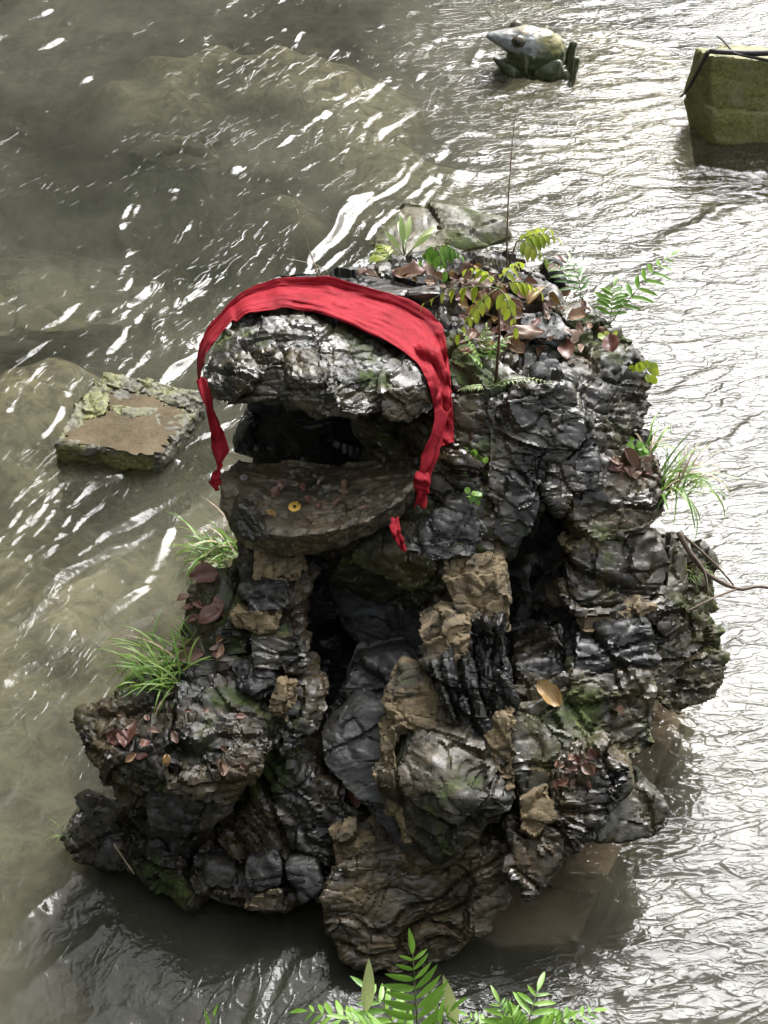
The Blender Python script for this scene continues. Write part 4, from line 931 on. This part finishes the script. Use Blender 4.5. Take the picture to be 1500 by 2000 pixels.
def basis(y, up):
    y = y.normalized(); x = y.cross(up)
    x = x.normalized() if x.length > 1e-4 else Vector((1, 0, 0))
    z = x.cross(y)
    m_ = Matrix.Identity(4)
    for r_ in range(3): m_[r_][0], m_[r_][1], m_[r_][2] = x[r_], y[r_], z[r_]
    return m_
lance = lambda t: 0.13 * math.sin(math.pi * min(1, t * 0.96 + 0.04)) ** 0.75 * (1 - 0.25 * t)
ovate = lambda t: 0.24 * math.sin(math.pi * (t ** 0.8)) ** 0.8 + 0.005
blade = lambda t: 0.013 * (1 - t) ** 0.6 * (0.6 + 0.8 * min(1, t * 4)) + 0.001
round_ = lambda t: 0.45 * math.sqrt(max(0, 1 - (2 * t - 1) ** 2)) + 0.01
LM = {}
def lm(kind, mat):
    k = (kind, mat)
    if k not in LM:
        p = {'lance': lance, 'ovate': ovate, 'round': round_}[kind]
        LM[k] = leaf_mesh('leaflet', M[mat], p, 7, 0.25 if kind != 'round' else 0.1, 0.25, 0.012, len(LM))
    return LM[k]
def frond(plant, tip, arch, pairs, ll, kind, mat, stem, droop=0.25, start=0.2, r=0.0022, base=None, terminal=True, angle=35):
    o = plant.location.copy(); b0 = Vector(base) if base is not None else o
    tip = Vector(tip); n = 12
    mid = (b0 + tip) / 2 + Vector((0, 0, arch))
    cur = lambda t: b0 * (1 - t) ** 2 + mid * 2 * t * (1 - t) + tip * t * t
    pts = [cur(i / (n - 1)) - o for i in range(n)]
    fr = link_mesh('frond', tube_mesh('frond', pts, r, r * 0.4, 5), M[stem], plant)
    me = lm(kind, mat)
    for i in range(pairs):
        t = start + (1 - start) * (i + 0.3) / pairs
        T = (cur(min(1, t + 0.02)) - cur(t - 0.02)).normalized()
        S = T.cross(Vector((0, 0, 1))); S = S.normalized() if S.length > 0.05 else Vector((1, 0, 0))
        U = S.cross(T)
        for sd in (-1, 1):
            a = R(angle + rng.uniform(-8, 8))
            d = S * sd * math.cos(a) + T * math.sin(a) - Vector((0, 0, droop + rng.uniform(-0.1, 0.1)))
            tt = i / max(1, pairs - 1)
            k = ll * (0.75 + 0.5 * math.sin(math.pi * min(1, tt * 0.8 + 0.2))) * rng.uniform(0.85, 1.12) * (1 - 0.35 * tt)
            lf = bpy.data.objects.new('leaflet', me); C.objects.link(lf); lf.parent = fr
            lf.matrix_local = Matrix.Translation(cur(t) - o) @ basis(d, U + Vector((rng.uniform(-.3, .3), rng.uniform(-.3, .3), 0.4))) @ Matrix.Diagonal((k, k, k, 1))
    if terminal:
        T = (cur(1) - cur(0.94)).normalized()
        lf = bpy.data.objects.new('leaflet', me); C.objects.link(lf); lf.parent = fr
        lf.matrix_local = Matrix.Translation(cur(1) - o) @ basis(T - Vector((0, 0, droop * 0.6)), Vector((0, 0, 1))) @ Matrix.Diagonal((ll * 0.8,) * 3 + (1,))
    return fr
def root_at(px, py): return hit_px(px, py)[0]

# -- ferns on the near bank in front (only their tops reach into the frame)
f1_ = thing('bank_fern', P(820, 2090, 2.30), 'bright fern with an upright frond rising from the bottom edge below the rocks', 'fern', 'ferns on the near bank')
for tip, arch, pr, ll in ((P(806, 1862, 2.36), 0.02, 9, 0.085), (P(600, 1975, 2.40), 0.10, 9, 0.075), (P(720, 1935, 2.42), 0.06, 6, 0.08), (P(880, 1975, 2.32), 0.05, 4, 0.075), (P(680, 1990, 2.28), 0.06, 8, 0.07)):
    frond(f1_, tip, arch, pr, ll, 'lance', 'fern', 'stem_green', 0.1, 0.25, 0.0025)
for (bx, by), (tx, ty) in (((890, 2005), (872, 1922)), ((715, 1975), (725, 1890))):
    lf = bpy.data.objects.new('leaf', lm('lance', 'pale_leaf')); C.objects.link(lf); lf.parent = f1_
    v0, v1 = P(bx, by, 2.35), P(tx, ty, 2.38)
    lf.matrix_local = Matrix.Translation(v0 - f1_.location) @ basis(v1 - v0, Vector((0.2, -1, 0.4))) @ Matrix.Diagonal(((v1 - v0).length,) * 3 + (1,))
f2_ = thing('bank_fern', P(1010, 2090, 2.28), 'dense low fern at the bottom edge right of the upright frond', 'fern', 'ferns on the near bank')
for tip, arch, pr, ll in ((P(1160, 1975, 2.40), 0.07, 8, 0.07), (P(1050, 1935, 2.42), 0.05, 6, 0.08), (P(975, 1958, 2.38), 0.04, 9, 0.06), (P(915, 1985, 2.36), 0.05, 9, 0.055), (P(1000, 1985, 2.32), 0.05, 9, 0.055), (P(1100, 1990, 2.3), 0.05, 8, 0.06)):
    frond(f2_, tip, arch, pr, ll, 'lance', 'fern', 'stem_green', 0.15, 0.2, 0.0025)
f3_ = thing('bank_shoot', P(408, 2060, 2.38), 'single green shoot poking up at the bottom edge left of the ferns', 'plant')
frond(f3_, P(418, 1985, 2.4), 0.0, 1, 0.05, 'lance', 'fern', 'stem_green', 0, 0.5, 0.002)

# -- on the toad's back
p_ = thing('seedling', root_at(968, 745), 'tall seedling with drooping lime leaves rising beside the red cloth', 'seedling', 'seedlings on the back')
top = p_.location + Vector((-0.005, 0.02, 0.36))
link_mesh('stem', tube_mesh('stem', [Vector((0, 0, -0.02)), (top - p_.location) * 0.5 + Vector((0.008, 0, 0)), top - p_.location], 0.006, 0.003), M['stem_brown'], p_)
for dx, dy, dz, pr in ((-0.24, 0.02, -0.07, 5), (-0.13, -0.12, -0.10, 5), (0.14, 0.03, -0.03, 5), (0.05, -0.14, -0.06, 4), (-0.10, 0.12, 0.0, 4), (0.08, 0.13, 0.02, 4)):
    frond(p_, top + Vector((dx, dy, dz)), 0.06, pr, 0.050, 'ovate', 'lime', 'stem_green', 0.9, 0.25, 0.002, base=top)
p_ = thing('seedling', root_at(990, 525), 'thin seedling with lime leaves at the far edge of the back', 'seedling', 'seedlings on the back')
top = p_.location + Vector((0.03, 0.02, 0.10))
link_mesh('stem', tube_mesh('stem', [Vector((0, 0, -0.02)), top - p_.location], 0.004, 0.0025), M['stem_brown'], p_)
for dx, dy, dz, pr in ((0.15, 0.0, 0.02, 5), (0.10, -0.08, -0.02, 4), (0.13, 0.10, 0.0, 4)):
    frond(p_, top + Vector((dx, dy, dz)), 0.05, pr, 0.055, 'ovate', 'lime', 'stem_green', 0.8, 0.2, 0.002, base=top)
p_ = thing('seedling', root_at(850, 530), 'short seedling with darker drooping leaves behind the cloth', 'seedling', 'seedlings on the back')
top = p_.location + Vector((0, 0, 0.10))
link_mesh('stem', tube_mesh('stem', [Vector((0, 0, -0.02)), top - p_.location], 0.004, 0.0025), M['stem_brown'], p_)
for dx, dy, dz, pr in ((-0.05, -0.03, -0.03, 3), (0.09, -0.02, -0.02, 4), (0.03, -0.08, -0.05, 3)):
    frond(p_, top + Vector((dx, dy, dz)), 0.04, pr, 0.055, 'ovate', 'fern', 'stem_green', 0.9, 0.2, 0.002, base=top)
p_ = thing('leafy_plant', root_at(790, 500), 'pale broad-leaved plant at the back edge near the mossy rock', 'plant')
for tip, k in ((P(800, 425, 5.6), 0.12), (P(785, 440, 5.55), 0.12), (P(850, 440, 5.6), 0.13), (P(765, 465, 5.5), 0.10), (P(835, 460, 5.5), 0.10), (P(775, 395, 5.75), 0.10)):
    d = tip - p_.location
    pt = link_mesh('stem', tube_mesh('stem', [Vector((0, 0, -0.01)), d * 0.45], 0.003, 0.002, 5), M['stem_green'], p_)
    lf = bpy.data.objects.new('leaf', lm('lance', 'pale_leaf')); C.objects.link(lf); lf.parent = p_
    lf.matrix_local = Matrix.Translation(d * 0.4) @ basis(d, Vector((0, -0.6, 0.8))) @ Matrix.Diagonal((k * 0.9,) * 3 + (1,))
def fern(label, px, py, tips, ll, mat='fern_dark', pairs=8, kind='lance', droop=0.15, name='small_fern', group='small ferns on the rocks'):
    p0 = root_at(px, py); t = thing(name, p0, label, 'fern', group)
    for tx, ty, dy, arch in tips:
        frond(t, P(tx, ty, p0.y + dy), arch, pairs, ll, kind, mat, 'stem_green', droop, 0.2, 0.002)
    return t
fern('small yellow-green fern on the edge left of the pale plant', 765, 510, [(722, 500, 0.03, 0.03), (740, 478, 0.08, 0.03)], 0.045, 'lime', 6)
fern('pinnate fern frond leaning out over the bright water', 1190, 635, [(1310, 500, 0.15, 0.04), (1200, 560, 0.1, 0.02)], 0.075, 'fern', 7)
fern('dark short fern at the far right corner of the back', 1140, 590, [(1070, 510, 0.15, 0.05), (1115, 505, 0.12, 0.02)], 0.055, 'fern_dark', 6)
fern('feathery little fern beside the cloth on the neck', 945, 720, [(905, 650, 0.0, 0.03), (990, 660, 0.05, 0.04), (950, 640, 0.08, 0.03), (915, 690, -0.03, 0.02)], 0.030, 'fern', 9)
fern('long arching fern frond lying across the shoulder stones', 958, 755, [(1075, 748, -0.06, 0.05), (900, 760, -0.05, 0.02)], 0.020, 'pale_leaf', 12)
def rosette(label, px, py, n, size, spread, mat='lime'):
    p0, nn = hit_px(px, py); t = thing('round_leaved_plant', p0, label, 'plant', 'round-leaved plants on the rocks')
    me = lm('round', mat)
    for k in range(n):
        off = Vector((rng.uniform(-1, 1), rng.uniform(-0.6, 0.6), rng.uniform(-1, 1))) * spread
        q = off + nn * rng.uniform(0.015, 0.035)
        lf = bpy.data.objects.new('leaf', me); C.objects.link(lf); lf.parent = t
        d = Vector((rng.uniform(-1, 1), -0.6, rng.uniform(-0.7, 0.4))); kk = size * rng.uniform(0.7, 1.3)
        lf.matrix_local = Matrix.Translation(q) @ basis(d, nn + Vector((0, -0.3, 0.6))) @ Matrix.Diagonal((kk,) * 3 + (1,))
        link_mesh('stalk', tube_mesh('stalk', [off * 0.2 - nn * 0.01, q], 0.0012, 0.0008, 4), M['stem_green'], t)
rosette('yellow-green round-leaved plant on the right shoulder edge', 1248, 715, 12, 0.034, 0.045)
rosette('tiny yellow leaves on the right edge of the back', 1185, 660, 5, 0.03, 0.025)
rosette('little green creeper on the cheek below the cloth', 935, 890, 16, 0.024, 0.05, 'fern')
rosette('little green creeper low on the mossy cheek', 920, 970, 10, 0.022, 0.035, 'fern')
rosette('sprouting green clump at the top of the hind leg', 1235, 870, 14, 0.035, 0.035, 'fern')

# -- grass tufts, every blade its own piece
BL, DRY = [], []
for k in range(6):
    v, f = [], []; n = 8; bend = 0.35 + 0.22 * k
    for i in range(n):
        t = i / (n - 1); a = bend * t * 2.2
        y = math.sin(a) / (bend * 2.2) if a else 0; z = (1 - math.cos(a)) / (bend * 2.2)
        w = blade(t)
        v += [(-w, z, y + 0.004), (0, z, y), (w, z, y + 0.004)]
        if i: a0 = 3 * (i - 1); f += [(a0, a0 + 1, a0 + 4, a0 + 3), (a0 + 1, a0 + 2, a0 + 5, a0 + 4)]
    me = mesh_from('blade', v, f); me.materials.append(M['grass']); BL.append(me)
    if k in (1, 4): m2_ = me.copy(); m2_.materials.clear(); m2_.materials.append(M['straw']); DRY.append(m2_)
def tuft(label, px, py, n, length, lean, spread, off=Vector()):
    p0 = root_at(px, py) + off; t = thing('grass_tuft', p0, label, 'grass tuft', 'grass tufts on the rocks')
    for k in range(n):
        o = bpy.data.objects.new('blade', DRY[k % 2] if rng.random() < 0.12 else BL[rng.randrange(6)]); C.objects.link(o); o.parent = t
        o.location = (rng.uniform(-1, 1) * spread, rng.uniform(-1, 1) * spread, -0.01)
        dx, dy = lean[0] + rng.gauss(0, 0.75), lean[1] + rng.gauss(0, 0.75)
        yaw = math.atan2(-dx, dy)
        o.rotation_euler = (-rng.uniform(0.0, 0.9), rng.gauss(0, 0.2), yaw)
        L = length * rng.uniform(0.55, 1.15); o.scale = (L * 1.15, L, L)
    return t
tuft('long bright grass tuft hanging left of the lower jaw', 440, 1085, 100, 0.25, (-0.9, -0.2), 0.075)
tuft('bright grass tuft on the ledge above the left foot', 325, 1320, 100, 0.22, (-0.9, 0.1), 0.075)
tuft('short grass behind the left foot ledge', 365, 1260, 26, 0.13, (-0.7, 0.3), 0.03)
tuft('thin grass hanging over the right edge of the hind leg', 1312, 950, 50, 0.26, (0.9, 0.0), 0.05)
tuft('wispy grass arching from the top of the hind leg', 1265, 885, 16, 0.22, (0.7, 0.5), 0.03)
tuft('small grass sprig at the far left tip of the base rock', 122, 1632, 9, 0.09, (-0.9, 0.0), 0.008)
tuft('sparse grass on the outer rock under the bare twig', 1350, 1120, 16, 0.10, (0.2, -0.5), 0.03)

# -- dead leaves
dead_meshes = {}
def dry_leaf_mesh(mat, sd):
    r_ = random.Random(sd); nx, ny = 7, 11; v, f = [], []
    cu, fo, tw = r_.uniform(-0.7, 0.9), r_.uniform(-0.6, 1.3), r_.uniform(-0.8, 0.8); wd_ = r_.uniform(0.22, 0.36)
    pts = np.array([(i / (nx - 1) * 4 - 2, j / (ny - 1) * 4, sd * 3.7) for j in range(ny) for i in range(nx)])
    nz1 = fbm(pts * 0.9, 2, sd); ed = vnoise(pts * 2.2, sd + 5)
    for j in range(ny):
        t = j / (ny - 1); w = (wd_ * math.sin(math.pi * t ** 0.85) ** 0.75 + 0.006)
        for i in range(nx):
            a = i / (nx - 1) * 2 - 1; k = j * nx + i
            ww = w * (1 + (0.22 * ed[k] if abs(a) > 0.9 else 0))
            v.append((a * ww + tw * 0.1 * t * t, t, -cu * t * t * 0.5 + fo * abs(a * ww) + tw * a * ww * t + 0.075 * nz1[k]))
            if i and j: f.append((k - nx - 1, k - nx, k, k - 1))
    me = mesh_from('leaf', v, f); me.materials.append(M[mat]); return me
for mi, mt in enumerate(('dead', 'dead_red', 'dead_ochre')):
    dead_meshes[mt] = [dry_leaf_mesh(mt, 10 * mi + k + 1) for k in range(7)]
def dead_leaf(px, py, size, mt, label, group='dead leaves on the rocks', name='dead_leaf'):
    if px < 905 and 560 < py < 700: px += 110
    p0, nn = hit_px(px, py)
    if p0.z < 0.02: return
    if nn.dot(ray(px, py)) > 0: nn = -nn
    nn = (nn + Vector((0, -0.2, 1.3))).normalized()
    a = rng.uniform(0, 6.28); d = Vector((math.cos(a), math.sin(a), 0)); d = d - nn * d.dot(nn)
    o = bpy.data.objects.new(name, dead_meshes[mt][rng.randrange(7)]); C.objects.link(o)
    o.matrix_world = Matrix.Translation(p0 + nn * (0.006 + 0.10 * size) - d * size * 0.5) @ basis(d, nn) @ Matrix.Diagonal((size,) * 3 + (1,))
    tag(o, label, 'leaf', group)
for px, py, sz, mt, lab in ((800, 545, 0.13, 'dead', 'curled brown dead leaf at the back edge behind the cloth'), (935, 555, 0.16, 'dead', 'large pinkish dead leaf in the middle of the back'), (960, 590, 0.13, 'dead', 'pink-brown dead leaf below the largest one on the back'),
                           (1045, 580, 0.11, 'dead_ochre', 'ochre dead leaf on the back by the dark stone'), (1090, 590, 0.09, 'dead_ochre', 'small yellow dead leaf by the dark back stone'), (1000, 640, 0.13, 'dead_red', 'reddish dead leaf at the left of the dark back stone'),
                           (1030, 655, 0.13, 'dead', 'long brown leaf in front of the dark back stone'), (1170, 650, 0.10, 'dead', 'pale brown leaf near the right edge of the back'), (1100, 690, 0.10, 'dead_red', 'red-brown leaf between the two shoulder stones'), (1190, 680, 0.09, 'dead_red', 'dark red leaf at the right edge of the back'),
                           (415, 1205, 0.11, 'dead_red', 'wet red dead leaf on the left leg ledge'), (378, 1285, 0.09, 'dead', 'curled tan leaf above the left foot'), (400, 1130, 0.10, 'dead_red', 'rusty leaf under the long grass tuft'),
                           (255, 1440, 0.12, 'dead_red', 'large rust-coloured leaf in the bowl of the left foot'), (230, 1450, 0.09, 'dead_red', 'small rust-red leaf in the bowl of the left foot'), (325, 1485, 0.05, 'dead_ochre', 'orange leaf scrap on the front of the left foot'), (440, 1505, 0.05, 'dead', 'brown leaf scrap at the front rim of the left foot'),
                           (1070, 1365, 0.11, 'dead_ochre', 'orange-brown leaf in the dark hollow beside the right foreleg'), (1205, 1390, 0.07, 'dead', 'small brown leaf on the mossy hind foot'), (1195, 905, 0.10, 'dead_red', 'dark red leaf on top of the hind leg'), (1230, 895, 0.08, 'dead', 'brown leaf on top of the hind leg by the sprouting clump'),
                           (690, 1570, 0.07, 'dead_red', 'dark red leaf scrap in the crevice left of the front stone'), (528, 1010, 0.05, 'dead_ochre', 'orange leaf scrap beside the gold coin')):
    dead_leaf(px, py, sz, mt, lab)
zones = [('dead leaf on the PART of the back', 115, (780, 1150, 510, 690), 0.058, ('dead', 'dead', 'dead', 'dead_red', 'dead_ochre')),
         ('dead leaf behind the cloth, PART of that strip', 12, (690, 900, 530, 570), 0.06, ('dead', 'dead')),
         ('leaf scrap in the PART of the left foot bowl', 16, (220, 480, 1390, 1500), 0.04, ('dead', 'dead_red')),
         ('leaf on the PART of the left leg ledge', 12, (345, 440, 1130, 1330), 0.055, ('dead', 'dead_red')),
         ('wet leaf scrap on the PART of the right side rock', 16, (1085, 1160, 1475, 1540), 0.04, ('dead_red', 'dead_red', 'dead')),
         ('leaf on the PART of the hind leg top', 9, (1170, 1280, 890, 930), 0.055, ('dead_red', 'dead')),
         ('leaf scrap on the PART of the tongue', 14, (520, 720, 930, 1000), 0.042, ('dead', 'dead_red'))]
for lab, n, (x0, x1, y0, y1), sz, mts in zones:
    for k in range(n):
        qx, qy, kk, mt = rng.uniform(x0, x1), rng.uniform(y0, y1), sz * rng.uniform(0.55, 1.2), rng.choice(mts)
        look = ('little ' if kk < sz * 0.8 else 'broad ' if kk > sz * 1.05 else '') + {'dead': 'brown', 'dead_red': 'red-brown', 'dead_ochre': 'ochre'}[mt]
        tx, ty = (qx - x0) / (x1 - x0), (qy - y0) / (y1 - y0)
        where = ('far ' if ty < 0.4 else 'near ' if ty > 0.65 else '') + ('left' if tx < 0.36 else 'right' if tx > 0.66 else 'middle') + ' part'
        full = look + ' ' + lab.replace('PART', where)
        dead_leaf(qx, qy, kk, mt, full, 'dead leaf litter ' + lab.split('PART')[-1].strip())

# -- coins and stone chips in the mouth
def disc(name, px, py, r, mat, label, hole=False):
    p0, nn = hit_px(px, py)
    bm = bmesh.new()
    ring = [(r, 0.0), (r, 0.0022), (r * 0.86, 0.0022), (r * 0.84, 0.0016), (r * 0.3 if hole else 0.0005, 0.0016)] + ([(r * 0.3, 0.0)] if hole else [])
    segs = 24; vs = [[bm.verts.new((q * math.cos(2 * math.pi * k / segs), q * math.sin(2 * math.pi * k / segs), z)) for q, z in ring] for k in range(segs)]
    for k in range(segs):
        a, b_ = vs[k], vs[(k + 1) % segs]
        for i in range(len(ring) - 1): bm.faces.new((a[i], b_[i], b_[i + 1], a[i + 1]))
    me = bpy.data.meshes.new(name); bm.to_mesh(me); bm.free()
    o = link_mesh(name, me, M[mat])
    nn = (nn * 0.5 + Vector((0, -0.3, 1))).normalized()
    o.matrix_world = Matrix.Translation(p0 + nn * 0.006) @ basis(Vector((1, 0, 0)) - nn * nn.x, nn)
    tag(o, label, 'coin')
disc('gold_coin', 576, 992, 0.021, 'gold', 'shiny gold coin near the lower lip', True)
disc('silver_coin', 552, 945, 0.016, 'silver', 'dull coin with a hole on the middle of the tongue', True)
disc('silver_coin', 476, 935, 0.013, 'silver', 'pale coin at the left rear corner of the mouth')
CH = []
for k in range(4):
    h_ = [[Vector((rng.uniform(-1, 1), rng.uniform(-0.7, 0.7), rng.uniform(-0.2, 0.25))) for _ in range(14)]]
    bm = bmesh.new(); hull_bm(bm, h_[0]); me = bpy.data.meshes.new('stone_chip'); bm.to_mesh(me); bm.free(); me.materials.append(M['chip']); CH.append(me)
for k in range(16):
    px, py = rng.uniform(500, 760), rng.uniform(930, 1005)
    p0, nn = hit_px(px, py)
    if p0.y > 4.62: continue
    o = bpy.data.objects.new('stone_chip', CH[k % 4]); C.objects.link(o)
    o.location = p0 + Vector((0, 0, 0.004)); o.rotation_euler = (rng.uniform(-.2, .2), rng.uniform(-.2, .2), rng.uniform(0, 6)); kk = rng.uniform(0.01, 0.024); o.scale = (kk,) * 3
    tag(o, ('tiny' if kk < 0.015 else 'small' if kk < 0.02 else 'larger') + ' flat stone chip on the ' + ('near' if py > 960 else 'far') + ' ' + ('left' if px < 590 else 'right' if px > 670 else 'middle') + ' of the tongue', 'stone chip', 'stone chips in the mouth')

# -- twigs and stalks
def twig(name, label, runs, mat, cat='twig'):
    p0 = P(*runs[0][0][0]); t = thing(name, p0, label, cat)
    for pts, r0, r1 in runs:
        q = resample([tuple(P(*a)) for a in pts], 3 * len(pts)) - np.array(p0)
        link_mesh('stem' if pts is runs[0][0] else 'branch', tube_mesh('twig', q.tolist(), r0, r1, 6), M[mat], t)
    return t
twig('bare_twig', 'bare grey-brown twig reaching out over the water at the right edge', [([(1325, 1040, 4.36), (1345, 1075, 4.33), (1380, 1120, 4.30), (1440, 1150, 4.30), (1480, 1145, 4.32), (1510, 1150, 4.34)], 0.010, 0.005), ([(1345, 1075, 4.33), (1375, 1115, 4.28), (1384, 1165, 4.22)], 0.007, 0.003), ([(1440, 1150, 4.30), (1400, 1165, 4.24), (1340, 1195, 4.16)], 0.005, 0.003), ([(1340, 1050, 4.36), (1400, 1105, 4.33), (1440, 1152, 4.3)], 0.005, 0.003)], 'twig')
twig('dark_branch', 'dark wet branch lying across the mossy concrete block', [([(1560, 98, 8.66), (1480, 104, 8.66), (1384, 100, 8.68)], 0.020, 0.014), ([(1384, 100, 8.68), (1368, 130, 8.70), (1345, 172, 8.76), (1330, 188, 8.85)], 0.014, 0.007), ([(1432, 102, 8.66), (1415, 82, 8.78), (1400, 70, 8.88)], 0.007, 0.004), ([(1510, 120, 8.64), (1450, 108, 8.65), (1430, 102, 8.66)], 0.01, 0.006)], 'twig_dark')
a0 = root_at(990, 540)
twig('tall_stalk', 'tall thin brown stalk standing up from the back of the toad', [([(990, 540, a0.y), (991, 430, a0.y + 0.02), (998, 310, a0.y + 0.03), (1007, 222, a0.y + 0.02)], 0.0035, 0.0012)], 'stem_brown', 'stalk')
a0 = root_at(622, 545)
twig('dry_stalk', 'dry straw stalk leaning out behind the red cloth', [([(625, 545, a0.y), (605, 490, a0.y + 0.02), (580, 408, a0.y + 0.04)], 0.003, 0.0012), ([(640, 530, a0.y), (610, 515, a0.y), (560, 505, a0.y)], 0.0015, 0.001)], 'straw', 'stalk')
twig('straw', 'pale straw lying on the base rock at the lower left', [([(222, 1648, 3.48), (240, 1675, 3.45), (262, 1707, 3.41)], 0.003, 0.002)], 'straw', 'straw')
twig('thin_twig', 'thin dark twig lying on the outer right rock', [([(1268, 1352, 3.9), (1300, 1320, 3.95), (1335, 1295, 3.98)], 0.003, 0.002)], 'twig_dark')

# ---- things that would share a label are told apart by their order from left to right
bpy.context.view_layer.update()
same = {}
for o in C.objects:
    if o.parent is None and o.get('label'): same.setdefault(o['label'], []).append(o)
ords = ['second', 'third', 'fourth', 'fifth', 'sixth', 'seventh', 'eighth', 'ninth']
for lab, obs in same.items():
    if len(obs) < 2: continue
    obs.sort(key=lambda o: o.matrix_world.translation.x / (o.matrix_world.translation.y * _cp + (CAM_H - o.matrix_world.translation.z) * _sp))
    for k, o in enumerate(obs):
        o['label'] = lab + (', leftmost' if k == 0 else ', rightmost' if k == len(obs) - 1 else ', ' + ords[k - 1] + ' from left')
